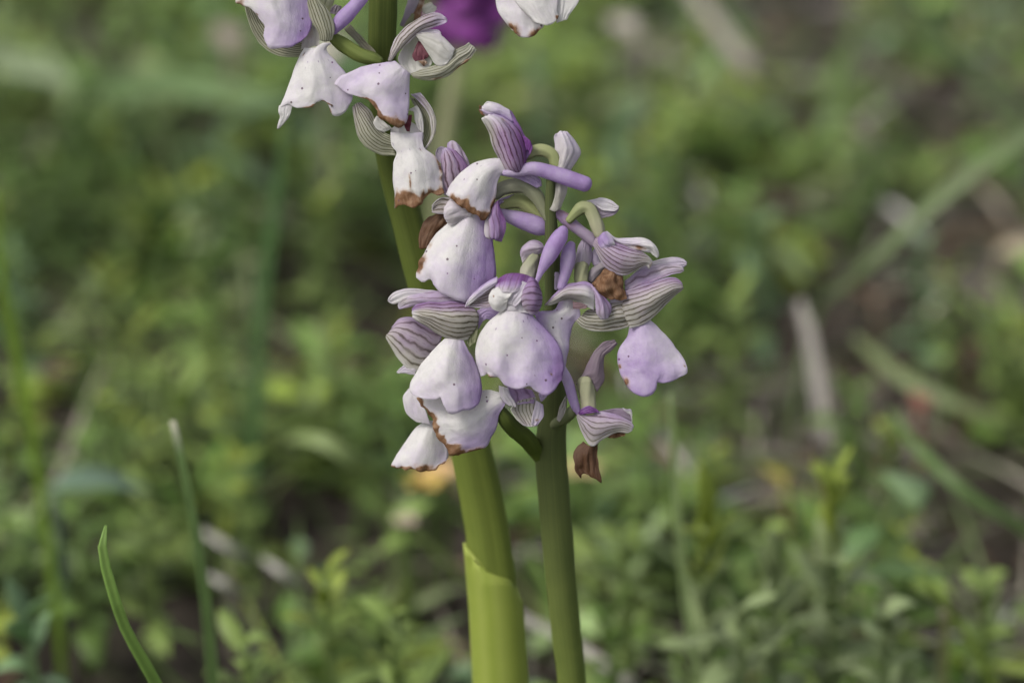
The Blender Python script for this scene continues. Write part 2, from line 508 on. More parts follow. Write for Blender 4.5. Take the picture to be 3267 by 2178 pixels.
def litter():
    h = Heap()
    n = 900
    xy = scatter(n)
    L = rng.uniform(0.008, 0.045, n) ** 1.0
    az = rng.uniform(0, 6.283, n)
    base = np.c_[xy, ground_z(xy[:, 0], xy[:, 1]) + rng.uniform(0.0005, 0.006, n)]
    col = pick_cols(n, 'SNWR', [1.4, 4, 0.5, 2.0], 0.3)
    h.add(*leaf_batch(base, az, rng.uniform(-0.12, 0.2, n), L, rng.uniform(0.0006, 0.0018, n), rng.uniform(-0.05, 0.15, n), np.full(n, 0.2), col, na=4, shape=0.5))
    n = 3000
    xy = np.stack([rng.uniform(0.0, 0.3, n) - .02, rng.uniform(0.0, 0.8, n)], -1)
    base = np.c_[xy, ground_z(xy[:, 0], xy[:, 1]) + rng.uniform(0.001, 0.010, n)]
    h.add(*leaf_batch(base, rng.uniform(0, 6.283, n), rng.uniform(-0.1, 0.35, n), rng.uniform(0.010, 0.036, n), rng.uniform(0.0005, 0.0020, n), rng.uniform(0, 0.3, n), np.full(n, 0.2),
          pick_cols(n, 'SNWR', [1.8, 5, 0.4, 1.6], 0.35), na=4, shape=0.5))
    o = h.build('plant_litter', M_STRAW); o['kind'] = 'stuff'
    o['label'] = 'dead brown and grey plant litter lying on the soil'
litter()

# --- single blades, stalks and herbs that the photograph lets you pick out
def strip_mesh(pts, wid, keel=0.25, face=None, nseg=36, roll=0.0):
    """a grass blade: keeled strip along pts (k x 3), widths in metres"""
    pts = np.asarray(pts, float)
    seg = np.linalg.norm(np.diff(pts, axis=0), axis=1); t = np.concatenate([[0], np.cumsum(seg)]); t /= t[-1]
    u = np.linspace(0, 1, nseg)
    c = cr_at(pts, t, u); w = np.interp(u, t, wid)
    tan = np.gradient(c, axis=0); tan /= np.linalg.norm(tan, axis=1)[:, None] + 1e-12
    view = CAM - c; view /= np.linalg.norm(view, axis=1)[:, None]
    if face is not None: view = np.tile(np.asarray(face, float), (nseg, 1))
    s = np.cross(tan, view); s /= np.linalg.norm(s, axis=1)[:, None] + 1e-12
    nn = np.cross(s, tan)
    s, nn = s * math.cos(roll) + nn * math.sin(roll), nn * math.cos(roll) - s * math.sin(roll)
    V = np.stack([c - s * w[:, None] * .5, c - s * w[:, None] * .22 - nn * w[:, None] * keel * .7, c - nn * w[:, None] * keel,
                  c + s * w[:, None] * .22 - nn * w[:, None] * keel * .7, c + s * w[:, None] * .5], 1)
    i = np.arange(nseg * 5).reshape(nseg, 5)
    F = np.stack([i[:-1, :-1], i[1:, :-1], i[1:, 1:], i[:-1, 1:]], -1).reshape(-1, 4)
    return V.reshape(-1, 3), F, u

def blade(name, label, cat, pts, wid, col, group=None, tipcol=None, thick=0.25, keel=0.25, mat=None, roll=0.0):
    """pts world points tip -> base (base brought down to the soil)"""
    pts = [np.asarray(p, float) for p in pts]
    b = pts[-1]
    if b[2] > 0.004:
        d = pts[-1] - pts[-2]; d /= np.linalg.norm(d)
        k = b[2]
        mid = b + np.array([d[0] * k * .45, d[1] * k * .2, -k * .55])
        end = b + np.array([d[0] * k * .6, d[1] * k * .25, 0]); end[2] = ground_z(end[0], end[1]) - 0.001
        pts += [mid, end]; wid = list(wid) + [wid[-1], wid[-1] * .9]
    V, F, u = strip_mesh(pts, wid, keel, roll=roll)
    c = np.ones((len(V), 4)); cc = np.tile(np.array(col), (len(u), 1))
    if tipcol is not None:
        f = sstep(0.05, 0.005, u)[:, None]; cc = cc * (1 - f) + np.array(tipcol) * f
    edge = np.tile([1.25, 0.95, 0.85, 0.95, 1.25], len(u))
    c[:, :3] = np.repeat(cc, 5, 0) * edge[:, None]
    base = pts[-1].copy()
    o = mesh_obj(name, V, F, mat or M_LEAF, origin=base, attrs={'col': c}, thick=thick)
    o.location = base
    tag(o, label, cat, group)
    return o

def D(x, y, yw): return on_plane(x * D2S, y * D2S, yw)
def H(x, y, z): return on_height(x * D2S, y * D2S, z)
def wpx(px, d): return px * D2S * PX * d / FOCUS

# ------------------------------------------------------------------ the orchids
class Crop:
    """coordinates measured in an enlarged view: origin and scale in photo pixels"""
    def __init__(self, x0, y0, s): self.x0, self.y0, self.s = x0, y0, s
    def __call__(self, p, dz0=0.0):
        return P(self.x0 + p[0] / self.s, self.y0 + p[1] / self.s, dz0 + (p[2] if len(p) > 2 else 0.0))
A = Crop(700, 0, 3.92); B = Crop(1100, 0, 2.94); C = Crop(1100, 300, 3.92); DD = Crop(1300, 300, 3.357)
E = Crop(1600, 600, 3.618); F = Crop(1200, 800, 3.618); G = Crop(1200, 1100, 3.618); HH = Crop(1650, 900, 2.376)
S = Crop(0, 0, 1.0)

_seed = [0]
def petal(name, par, crop, ribs, dz=0.0, lil=(0.1, 0, 0, 0), vein=None, green=(0, 0), brown=0.0, bu=(0, 1), blobs=(), spots=0.0,
          wine=0.0, dull=0.0, dark=0.0, thick=0.13, rough=1.0, nu=28, nv=34, ruffle=0.16, bulge=0.0):
    """A petal as a lofted surface. ribs run base -> tip; every rib is (x, y, depth mm) across the petal.
    lil = (all over, extra at left edge, extra at right edge, extra at tip); vein = (count, strength, fade start along v)"""
    _seed[0] += 1
    R = np.array([cr([crop((p[0], p[1], (p[2] if len(p) > 2 else 0) * (.60 if name == 'lip' else .78)), dz) for p in rib], nu) for rib in ribs])
    mid = R.mean(1)
    t = np.concatenate([[0], np.cumsum(np.linalg.norm(np.diff(R, axis=0), axis=2).mean(1))]); t /= t[-1]
    Q = cr_at(R, t, np.linspace(0, 1, nv))            # nv x nu x 3
    u = np.linspace(0, 1, nu)[None, :].repeat(nv, 0); v = np.linspace(0, 1, nv)[:, None].repeat(nu, 1)
    if bulge:
        Q = Q - FWD * (bulge * 0.001 * np.sin(np.pi * u) * np.sin(np.pi * (0.15 + 0.85 * v)))[..., None]
    du = np.gradient(Q, axis=1); dv = np.gradient(Q, axis=0)
    N = np.cross(du, dv); N /= np.linalg.norm(N, axis=2)[..., None] + 1e-12
    off = _seed[0] * 0.37
    nz = vnoise(Q + off, 330.0) * 0.10 + vnoise(Q + off, 900.0) * 0.055
    cr_ = np.stack([u * 9 + off, v * 2.6 + off, v * 0 + off], -1); cf = np.stack([u * 24 + off, v * 5 + off, v * 0 + off], -1)
    nz = nz + (vnoise(cr_, 1.0) * .16 + vnoise(cf, 1.0) * .055) * (.35 + .65 * v)
    edge = np.maximum(sstep(0.80, 1.0, v), np.maximum(sstep(0.14, 0, u), sstep(0.86, 1, u)))
    Q = Q + N * (nz * rough * 0.001)[..., None]
    if ruffle:
        Q = Q + N * (vnoise(Q + off, 520.0) * edge * ruffle * 0.001)[..., None]
    dvn = dv / (np.linalg.norm(dv, axis=2)[..., None] + 1e-12); dun = du / (np.linalg.norm(du, axis=2)[..., None] + 1e-12)
    jit = (vnoise(Q + off + 2, 800.0) * 0.13 + vnoise(Q + off + 4, 1700.0) * 0.09) * rough
    Q = Q + dvn * (jit * sstep(0.86, 1, v) * 0.001)[..., None] + dun * (jit * 0.5 * (sstep(0.1, 0, u) + sstep(0.9, 1, u)) * 0.001)[..., None]
    # pigments
    k_ = .85 if name == 'lip' else 1.0
    l = lil[0] + lil[1] * sstep(0.45, 0, u) + k_ * lil[2] * sstep(0.5, 1, u) + lil[3] * sstep(0.4, 1, v)
    br = np.zeros_like(u)
    if brown:
        w = np.clip(brown, 0.01, 1) * (1 + .75 * vnoise(np.stack([u * 7 + off, v * 0, v * 0 + off], -1), 1.0) + .35 * vnoise(np.stack([u * 21 + off, v * 0, v * 0 + off], -1), 1.0))
        br = np.maximum(br, sstep(1 - w * 1.6, 1 - w * 0.35, v) * sstep(bu[0] - .06, bu[0] + .06, u) * sstep(bu[1] + .06, bu[1] - .06, u))
    for (bu_, bv_, ru_, rv_, am) in blobs:
        br = np.maximum(br, am * np.exp(-(((u - bu_) / ru_) ** 2 + ((v - bv_) / rv_) ** 2)))
    if not dark: Q = Q + N * (vnoise(Q + off, 1100.0) * br * .60 * .001)[..., None]
    Q = Q + dvn * (vnoise(Q + off + 7, 1500.0) * np.clip(br, 0, 1) * sstep(.8, 1, v) * .28 * .001)[..., None]
    ve = np.zeros_like(u); nvn = 1.0
    if vein:
        nvn, st, fd = vein
        ve = st * (sstep(1.0, fd, v) if fd < 1 else 1.0) * sstep(0.0, 0.07, u) * sstep(1.0, 0.93, u)
    gr = green[0] * (1 - v) + green[1] * v
    tint = np.stack([l, br, ve, gr], -1).reshape(-1, 4)
    extra = np.stack([spots * np.ones_like(u), wine * np.ones_like(u), dull * np.ones_like(u), dark * np.ones_like(u)], -1).reshape(-1, 4)
    i = np.arange(nu * nv).reshape(nv, nu)
    fc = np.stack([i[:-1, :-1], i[1:, :-1], i[1:, 1:], i[:-1, 1:]], -1).reshape(-1, 4)
    uv = np.stack([u * nvn + off, v], -1).reshape(-1, 2)
    return mesh_obj(name, Q.reshape(-1, 3), fc, M_PETAL, par.e, par.w, uv=uv, attrs={'tint': tint, 'extra': extra}, thick=thick)

def tube(name, par, crop, pts, dz=0.0, mat=None, sides=16, n=26, tint=(0, 0, 0, 0), tint2=None, extra=(0, 0, 0, 0), cap=(True, True), ridge=0.0, rough=1.0, flat=1.0, groove=0.0):
    """pts: (x, y, radius[, depth mm]) in crop pixels"""
    _seed[0] += 1
    c = np.array([crop((p[0], p[1], p[3] if len(p) > 3 else 0.0), dz) for p in pts])
    r = np.array([p[2] for p in pts]) / crop.s * PX
    seg = np.linalg.norm(np.diff(c, axis=0), axis=1); t = np.concatenate([[0], np.cumsum(seg)]); t /= t[-1]
    u = np.linspace(0, 1, n)
    if cap[0]: u = np.concatenate([[0, 0.0, 0.0], u])
    if cap[1]: u = np.concatenate([u, [1, 1, 1]])
    q = cr_at(c, t, u); rr = cr_at(r[:, None], t, u)[:, 0]
    tl = cr_at(c, t, np.clip(u + 0.01, 0, 1)) - cr_at(c, t, np.clip(u - 0.01, 0, 1)); tl /= np.linalg.norm(tl, axis=1)[:, None]
    if cap[0]:
        for k, (s_, o_) in enumerate(((0.05, -.75), (.55, -.62), (.85, -.35))): q[k] += tl[k] * rr[k] * o_; rr[k] *= s_
    if cap[1]:
        for k, (s_, o_) in enumerate(((0.05, .75), (.55, .62), (.85, .35))): q[-1 - k] += tl[-1 - k] * rr[-1 - k] * o_; rr[-1 - k] *= s_
    m = len(q)
    s = np.cross(tl, FWD); s /= np.linalg.norm(s, axis=1)[:, None] + 1e-12
    w = np.cross(s, tl)
    a = np.linspace(0, 2 * np.pi, sides, endpoint=False)
    tw = np.linspace(0, 1.2, m)[:, None]
    rad = rr[:, None] * (1 + ridge * np.cos(6 * (a[None] + tw)))
    if groove: rad = rad * (1 - groove * np.exp(-((a - (1.5 * np.pi + .22)) / .38) ** 2))[None]
    V = q[:, None] + s[:, None] * (np.cos(a)[None] * rad)[..., None] + w[:, None] * (np.sin(a)[None] * rad * flat)[..., None]
    nrm = V - q[:, None]
    V = V + nrm * (vnoise(V + _seed[0] * .31, 420.0) * 0.07 * rough)[..., None]
    i = np.arange(m * sides).reshape(m, sides); j = np.roll(i, -1, 1)
    fc = np.stack([i[:-1], i[1:], j[1:], j[:-1]], -1).reshape(-1, 4)[:, ::-1]
    T0 = np.array(tint, float); T1 = np.array(tint2 if tint2 is not None else tint, float)
    vv = np.linspace(0, 1, m)[:, None].repeat(sides, 1)
    T = T0 + (T1 - T0) * sstep(0.1, 0.9, vv)[..., None]
    X = np.tile(np.array(extra, float), (m * sides, 1))
    uv = np.stack([(0.5 - 0.5 * np.cos(a))[None].repeat(m, 0), vv], -1).reshape(-1, 2)
    return mesh_obj(name, V.reshape(-1, 3), fc, mat or M_STALK, par.e, par.w, uv=uv, attrs={'tint': T.reshape(-1, 4), 'extra': X})

class Node:
    def __init__(self, e, w): self.e, self.w = e, np.asarray(w)
def thing_node(name, w, label, cat, group=None):
    e = empty(name, w); tag(e, label, cat, group); return Node(e, w)
def flower(plant, w, label=None):
    e = empty('flower', w, plant.e, plant.w)
    if label: e['label'] = label
    return Node(e, w)

PURP = (0.0, 0, 0, 0)
# ---- nearer orchid -------------------------------------------------------------
def stem_dz(y, a): return a + (y - 900) * PX * 1000 * math.tan(PITCH)
def stem_pts(list_, a): return [(x, y, r, stem_dz(y, a)) for x, y, r in list_]

_base = P(1905, 4020, stem_dz(4020, 4)); _base[2] = 0
front = thing_node('orchid', _base, 'nearest orchid with a full spike of white and lilac flowers on a dark green stem', 'orchid', 'pale orchids in bloom')
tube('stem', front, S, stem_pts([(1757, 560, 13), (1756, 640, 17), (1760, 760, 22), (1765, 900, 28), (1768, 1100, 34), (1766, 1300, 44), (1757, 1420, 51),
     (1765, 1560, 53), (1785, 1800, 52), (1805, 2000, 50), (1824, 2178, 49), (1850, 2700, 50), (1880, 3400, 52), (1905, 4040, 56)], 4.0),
     n=110, sides=24, tint=(0.05, .10, 0, 0.80), tint2=(0.0, .13, 0.12, 0.0), ridge=0.006, rough=0.5)  # darker upper stem: shade painted into the colour, along with purple pigment

# F1 - topmost flower, in profile facing left
f = flower(front, DD((1270, 700)), 'top flower in profile with a brown edged white lip and long lilac spur')
z = -2.0
petal('lip', f, DD, [[(1010, 690), (1030, 750), (1055, 830)], [(850, 700, .5), (905, 790, -.8), (1000, 870, .5)], [(700, 740, .8), (785, 880, -1.2), (962, 960, .8)],
     [(560, 850, 1), (695, 1010, -1.6), (947, 1110, 1.2)], [(468, 970, 1), (620, 1130, -1.6), (905, 1240, 1)], [(415, 1065, .8), (560, 1195, -1), (700, 1282, -.8), (845, 1342, .8)]],
     z, lil=(0.06, 0, .18, .05), brown=0.12, bu=(0.12, 1), blobs=[(1.0, .8, .05, .2, .9)], spots=.5)
petal('sepal', f, DD, [[(1120, 862, 1.2), (1200, 845, .6), (1268, 785, 1)], [(1040, 815, 1.6), (1150, 760, -.5), (1290, 690, 1.4)], [(975, 670, 1.4), (1110, 620, -.9), (1285, 570, 1.3)],
     [(905, 530, 1.2), (1060, 470, -1), (1240, 450, 1.2)], [(864, 400, 1), (990, 370, -.9), (1180, 360, 1)], [(815, 305, .6), (920, 280, -.6), (1080, 280, .8)], [(792, 262, .3), (850, 235, -.2), (930, 222, .5)]],
     z - .8, lil=(.66, -.42, .32, -.5), vein=(7, 1.0, .60), blobs=[(.75, .86, .12, .05, .5)], bulge=.8)
petal('sepal', f, DD, [[(1275, 700), (1300, 660), (1325, 590)], [(1200, 560), (1270, 520, -.4), (1335, 560)], [(1160, 400), (1200, 380, -.4), (1255, 455)], [(1090, 300), (1130, 270, -.4), (1190, 320)],
     [(1030, 230), (1080, 200), (1128, 210)], [(1040, 180), (1085, 160), (1110, 180)]], z + .3, lil=(.85, 0, 0, -.1))
petal('sepal', f, DD, [[(1130, 300), (1110, 230), (1090, 165)], [(1010, 250), (1000, 170, -.5), (985, 108)], [(890, 225), (880, 160, -.6), (875, 78)], [(815, 185), (818, 150, -.3), (835, 100)], [(800, 165), (803, 150), (810, 130)]],
     z, lil=(.36, .3, -.1, -.25))
petal('sepal', f, DD, [[(960, 260), (900, 200), (870, 160)], [(830, 235), (815, 190), (800, 140)], [(790, 210), (775, 170), (775, 125)], [(762, 165), (760, 150), (765, 135)]], z + .5, lil=(.3, 0, 0, 0), brown=.35, dull=.35)
petal('sepal', f, DD, [[(1240, 620), (1290, 600), (1310, 650)], [(1255, 540), (1300, 500, -.3), (1335, 560)], [(1245, 480), (1270, 470, -.2), (1300, 505)], [(1235, 455), (1245, 455), (1255, 470)]], z - .3, lil=(.95, 0, 0, 0))
tube('spur', f, DD, [(1040, 845, 30), (1180, 838, 55), (1330, 800, 72), (1520, 838, 80), (1750, 912, 88), (1915, 965, 82)], z - .2, M_PETAL, tint=(.50, 0, 0, 0), tint2=(.66, 0, 0, 0), rough=2.2)
petal('spur_mouth', f, DD, [[(1000, 870), (1040, 845)], [(1120, 890), (1200, 840, -.3)], [(1240, 930), (1330, 860, -.3)], [(1340, 980), (1420, 920)], [(1400, 1010), (1440, 990)]], z + 1.2, lil=(.5, 0, 0, 0))
tube('ovary', f, DD, [(1280, 650, 55), (1360, 610, 62), (1460, 605, 66), (1560, 660, 66), (1600, 800, 60)], z + 1.5, tint=(0.19, 0, .35, 0), tint2=(0.14, 0, .15, .1), ridge=.14)
petal('bract', f, DD, [[(1510, 1230, .5), (1580, 1260, -.4), (1640, 1220, .5)], [(1525, 1080, .5), (1620, 1080, -.5), (1705, 1040, .6)], [(1545, 850, .5), (1640, 850, -.6), (1725, 860, .8)],
     [(1562, 690, .5), (1690, 680, -.8), (1815, 700, 1.2)], [(1576, 590, .5), (1700, 580, -1), (1850, 620, 1.2)], [(1572, 470, .4), (1680, 480, -.8), (1800, 510, .8)], [(1590, 420), (1650, 400, -.3), (1710, 410, .2)]],
     z + 1.0, lil=(.12, 0, .12, .05), green=(0.38, 0.00), vein=(1, .3, .3))

# F2 - behind the first, facing left, its lip withered
f = flower(front, DD((480, 900)), 'flower behind the top one, purple striped hood and a curled brown lip')
z = 1.0
petal('sepal', f, DD, [[(400, 1090), (480, 1060), (620, 860)], [(365, 960), (450, 860, -.8), (650, 780)], [(358, 800), (440, 740, -1), (600, 700)], [(352, 680), (420, 650, -.7), (520, 610)], [(372, 600), (400, 575), (440, 580)]],
     z, lil=(.42, 0, .35, 0), vein=(4, 1, .8))
petal('sepal', f, DD, [[(560, 900), (620, 830), (665, 760)], [(510, 760), (580, 700, -.6), (645, 690)], [(455, 630), (530, 590, -.6), (600, 620)], [(428, 555), (490, 510, -.3), (560, 560)], [(435, 520), (465, 500), (500, 515)]],
     z + .4, lil=(.40, .2, 0, -.1), vein=(2, .5, .8))
petal('sepal', f, DD, [[(370, 760), (420, 650)], [(310, 680), (400, 580)], [(303, 630), (360, 565)], [(320, 590), (345, 572)]], z + .9, lil=(.3, 0, 0, 0), dull=.25)
petal('lip', f, DD, [[(330, 1270), (400, 1255, -.5), (500, 1290)], [(225, 1315), (340, 1330, -1), (450, 1390)], [(155, 1410), (270, 1430, -1), (390, 1470)], [(122, 1530), (200, 1560, -.6), (300, 1590)], [(128, 1640), (190, 1660), (240, 1640)]],
     z + .3, brown=1.0, blobs=[(.5, .4, 2, 2, 1)], dark=.6, rough=1.6)
tube('ovary', f, DD, [(930, 1075, 62), (1000, 1020, 72), (1120, 985, 76), (1260, 990, 78), (1380, 1090, 74), (1460, 1230, 58), (1505, 1340, 42)], 0.6, tint=(0.26, 0, .05, .30), tint2=(0.19, 0, .1, .35), ridge=.14)
tube('spur', f, DD, [(640, 880, 40), (760, 1000, 55), (860, 1080, 55)], z + 1.0, M_PETAL, tint=(.6, 0, 0, 0), rough=2.2)

# F3 - broad lip facing the viewer's left
f = flower(front, S((1540, 740)), 'flower with a broad lilac lip, jagged brown on its left side')
z = -.6
petal('lip', f, S, [[(1455, 690, 1), (1500, 680, 0), (1552, 690, 1.6)], [(1416, 724, 1.4), (1485, 720, -.8), (1566, 740, 1.8)], [(1377, 765, 1.8), (1462, 780, -1.5), (1576, 800, 2.2)],
     [(1350, 813, 1.8), (1440, 840, -2), (1583, 850, 2.6)], [(1331, 850, 1.8), (1425, 880, -2), (1580, 895, 2.6)], [(1327, 884, 1.6), (1349, 900, 1), (1374, 892, .5), (1404, 931, -1), (1435, 947, -1), (1485, 962, -.4), (1540, 935, 1.4), (1562, 905, 2.4)]],
     z, lil=(.10, -.1, .62, .18), blobs=[(0.0, .78, .08, .15, 1), (0.02, .5, .03, .08, .6)], spots=.45, ruffle=.25)
petal('sepal', f, DD, [[(480, 1120), (450, 1200), (400, 1280)], [(380, 1105), (350, 1190, .3), (325, 1280)], [(300, 1150), (290, 1205, .3), (272, 1272)], [(262, 1195), (256, 1225), (258, 1258)]], z + .6, lil=(.12, 0, 0, 0), vein=(3, .9, .85), dull=.25)
petal('sepal', f, DD, [[(680, 1180), (700, 1250), (680, 1310)], [(560, 1140), (560, 1240, -.6), (580, 1345)], [(465, 1130), (460, 1250, -.8), (510, 1395)], [(425, 1180), (395, 1270, -.4), (440, 1400)], [(408, 1230), (395, 1290), (415, 1365)]],
     z - .3, lil=(.16, 0, 0, 0), vein=(1, .25, .9))
petal('sepal', f, DD, [[(900, 1210), (940, 1160), (975, 1140)], [(838, 1340), (930, 1280, -.7), (1012, 1270)], [(818, 1440), (930, 1430, -.9), (1050, 1390)], [(832, 1520), (930, 1540, -.6), (1040, 1510)], [(860, 1545), (930, 1565), (1010, 1582)]],
     z - .2, lil=(.62, -.55, .25, 0), vein=(4, .5, .95))
tube('spur', f, DD, [(960, 1270, 50), (1090, 1310, 78), (1250, 1360, 95), (1420, 1420, 92), (1500, 1450, 60)], 2.0, M_PETAL, tint=(.52, 0, 0, 0), tint2=(.6, 0, 0, 0), rough=2.2)
tube('ovary', f, DD, [(1000, 1220, 40), (1100, 1160, 70), (1220, 1150, 80), (1340, 1230, 75), (1450, 1330, 50)], 2.6, tint=(0.14, 0, .4, 0), ridge=.14)
petal('sepal', f, DD, [[(1200, 1060), (1180, 1150)], [(1080, 1090, -.4), (1040, 1200)], [(980, 1130), (960, 1220)], [(955, 1170), (950, 1215)]], 2.4, lil=(.55, 0, 0, 0))

# F6 - closed hood on the upper right
f = flower(front, E((1110, 560)), 'flower at upper right with a closed striped hood and a brown withered lip')
z = -1.2
petal('sepal', f, E, [[(1105, 560), (1070, 610), (1058, 655)], [(1180, 545), (1150, 660, -1), (1112, 770)], [(1280, 580), (1260, 730, -1.6), (1195, 905)], [(1400, 630), (1390, 790, -1.9), (1335, 998)], [(1520, 685), (1515, 810, -1.6), (1440, 1005)],
     [(1620, 735), (1615, 830, -1.1), (1580, 925)], [(1690, 790), (1705, 840, -.4), (1665, 885)], [(1745, 850), (1735, 890), (1705, 938)]], z, lil=(.40, .15, -.12, -.3), vein=(8, .85, .85), blobs=[(.5, .97, .5, .03, .5)])
petal('sepal', f, E, [[(1140, 545), (1180, 510, -.3), (1215, 500)], [(1115, 610), (1190, 570, -.5), (1280, 580)], [(1150, 680), (1230, 640, -.6), (1300, 620)], [(1230, 690), (1270, 670), (1310, 650)]], z - .9, lil=(.62, .1, -.3, -.3), thick=.15)
petal('sepal', f, E, [[(1210, 500), (1245, 550, -.3), (1290, 600)], [(1310, 575), (1345, 615, -.5), (1400, 655)], [(1450, 580), (1490, 640, -.8), (1560, 715)], [(1600, 567), (1645, 640, -1), (1685, 745)], [(1715, 600), (1745, 660, -.8), (1722, 748)], [(1785, 680), (1795, 720, -.4), (1745, 775)], [(1818, 760), (1818, 790), (1803, 812)]],
     z - .1, lil=(.16, 0, 0, -.1), blobs=[(.75, .52, .16, .2, .62)])
tube('ovary', f, E, [(780, 375, 42), (850, 295, 58), (935, 225, 72), (1010, 235, 76), (1065, 330, 76), (1105, 430, 76), (1140, 545, 58)], z + .6, tint=(0.14, 0, .10, .1), tint2=(0.29, 0, .62, 0), ridge=.14)
petal('bract', f, E, [[(960, 150), (1020, 190)], [(1080, 128), (1085, 200)], [(1150, 112), (1160, 250, -.2)], [(1250, 138), (1245, 264, -.2)], [(1320, 188), (1315, 262)], [(1360, 217), (1352, 232)]], z + .8, lil=(.16, 0, 0, 0))
petal('bract', f, E, [[(1040, 190), (1080, 330)], [(1100, 210), (1120, 338)], [(1160, 248), (1165, 342)], [(1245, 264), (1250, 322)], [(1315, 262), (1312, 292)], [(1354, 230), (1352, 244)]], z + 1.0, lil=(.4, 0, 0, 0), dull=.45)
tube('spur', f, E, [(1075, 635, 55), (1010, 570, 66), (920, 500, 68), (800, 400, 70), (710, 330, 62), (640, 285, 50)], z + 1.6, M_PETAL, tint=(.36, 0, 0, 0), tint2=(.62, .22, 0, 0), extra=(0, .12, .22, 0), rough=2.2)
petal('lip', f, E, [[(1190, 920, .8), (1270, 950, 0), (1400, 1000, .8)], [(1110, 1020, .6), (1240, 1050, -.9), (1412, 1085, .6)], [(1040, 1110, .5), (1230, 1140, -1.2), (1420, 1160, .5)], [(1085, 1195, .5), (1250, 1220, -1), (1430, 1230, .5)], [(1195, 1270, .3), (1320, 1285, -.4), (1442, 1292, .3)]],
     z + .2, blobs=[(.5, .5, 3, 3, 1)], vein=(7, 1, 1.2), rough=1.2)

# F4 - the flower facing the viewer in the middle of the spike
f = flower(front, F((1640, 640)), 'central flower facing the viewer, wide round lip spotted at its throat')
z = -3.0
petal('lip', f, F, [[(1450, 690, .8), (1560, 675, .3), (1680, 685, .3), (1790, 725, 1)], [(1330, 790, 1.5), (1480, 780, -.8), (1680, 780, -.8), (1840, 795, 1.5)], [(1230, 900, 2), (1440, 900, -1.6), (1700, 900, -1.4), (1950, 905, 1.8)],
     [(1170, 1030, 2.4), (1415, 1040, -2.0), (1750, 1030, -1.3), (2070, 1040, 1.8)], [(1150, 1170, 2.6), (1405, 1170, -2.3), (1600, 1170, -1.9), (1800, 1170, -1.9), (2140, 1170, 1.8)], [(1165, 1300, 2.6), (1395, 1310, -2.4), (1570, 1320, -1.9), (1800, 1320, -2.1), (2166, 1310, 1.8)],
     [(1190, 1400, 2.2), (1300, 1395, .2), (1400, 1420, -2.0), (1580, 1490, -2.0), (1700, 1480, -2.2), (1900, 1520, -1.5), (2040, 1490, -.8), (2152, 1420, 1.5)],
     [(1210, 1448, 2.0), (1290, 1425, .8), (1340, 1462, 0), (1400, 1454, -1.2), (1490, 1552, -1.6), (1590, 1585, -1.8), (1680, 1582, -2.2), (1770, 1558, -1.8), (1815, 1595, -1.6), (1870, 1642, -1.4), (1932, 1674, -1.2), (2005, 1640, -1), (2085, 1575, -.4), (2148, 1478, 1)]],
     z, lil=(.10, -.10, .58, .22), blobs=[(.13, .97, .06, .05, .9), (.83, .95, .016, .018, .95), (.85, .83, .014, .016, .95), (.14, .62, .012, .014, .8)], spots=.55, nu=40, nv=44, ruffle=.2)
petal('sepal', f, F, [[(1400, 300), (1400, 345, -.3), (1395, 385)], [(1250, 378), (1265, 420, -.4), (1270, 470)], [(1105, 505), (1120, 540, -.3), (1130, 590)], [(1050, 585), (1060, 600), (1075, 620)], [(1030, 642), (1036, 642), (1040, 640)]],
     z + .3, lil=(.22, .3, 0, -.2))
petal('sepal', f, F, [[(1400, 360), (1400, 490, .6), (1330, 640, .2)], [(1290, 430), (1290, 540, .8), (1265, 662, .2)], [(1185, 500), (1190, 570, .7), (1170, 655, .2)], [(1105, 570), (1110, 605, .3), (1110, 648, .1)], [(1075, 620), (1078, 630), (1080, 645)]],
     z + .7, lil=(.20, 0, .1, 0), vein=(6, 1, .95), green=(0.10, 0.05))
petal('petal', f, F, [[(1395, 330, 1.2), (1520, 266, .6), (1680, 272, .6), (1790, 292, 1)], [(1385, 380, .3), (1500, 345, -1.2), (1640, 345, -1.4), (1760, 355, -.6)], [(1380, 430, 0), (1490, 410, -2), (1620, 415, -2), (1740, 410, -1)], [(1395, 468, -.2), (1480, 472, -2.1), (1580, 475, -2.2), (1680, 450, -1.4)]],
     z + .4, lil=(.92, 0, 0, -.75), vein=(6, .4, .85))
petal('petal', f, F, [[(1410, 420, -.2), (1330, 470, -.4), (1305, 570, -.4), (1345, 655, -.2)], [(1450, 450, -.6), (1395, 530, -1.0), (1385, 620, -.9), (1400, 692, -.2)], [(1520, 465, -.9), (1480, 540, -1.2), (1455, 620, -.5), (1462, 697, .1)], [(1600, 460, -.8), (1560, 510, -1.6), (1520, 570, -1), (1505, 645, 0)]],
     z - .1, lil=(.02, 0, 0, 0), blobs=[(.42, .22, .05, .05, .9)], thick=.3)
petal('petal', f, F, [[(1690, 350), (1770, 385)], [(1640, 400, -.3), (1740, 445, -.4)], [(1590, 460, -.5), (1700, 520, -.6)], [(1530, 530, -.4), (1650, 600, -.3)], [(1510, 590), (1600, 650)]], z - .6, lil=(.14, 0, 0, 0))
petal('sepal', f, F, [[(1862, 365, 1), (1905, 470, 1), (1916, 560, 1), (1905, 640, 1), (1860, 718, 1)], [(1800, 300, .5), (1840, 420, -.9), (1840, 540, -1.1), (1830, 640, -.8), (1815, 738, .4)], [(1750, 320, .2), (1750, 430, -1.2), (1730, 530, -1.4), (1740, 620, -1), (1780, 725, .2)],
     [(1720, 390, 0), (1700, 470, -.8), (1670, 555, -.8), (1690, 630, -.5), (1765, 700, .2)]], z - .3, lil=(.58, .3, -.1, -.2), vein=(7, .7, 1.2))
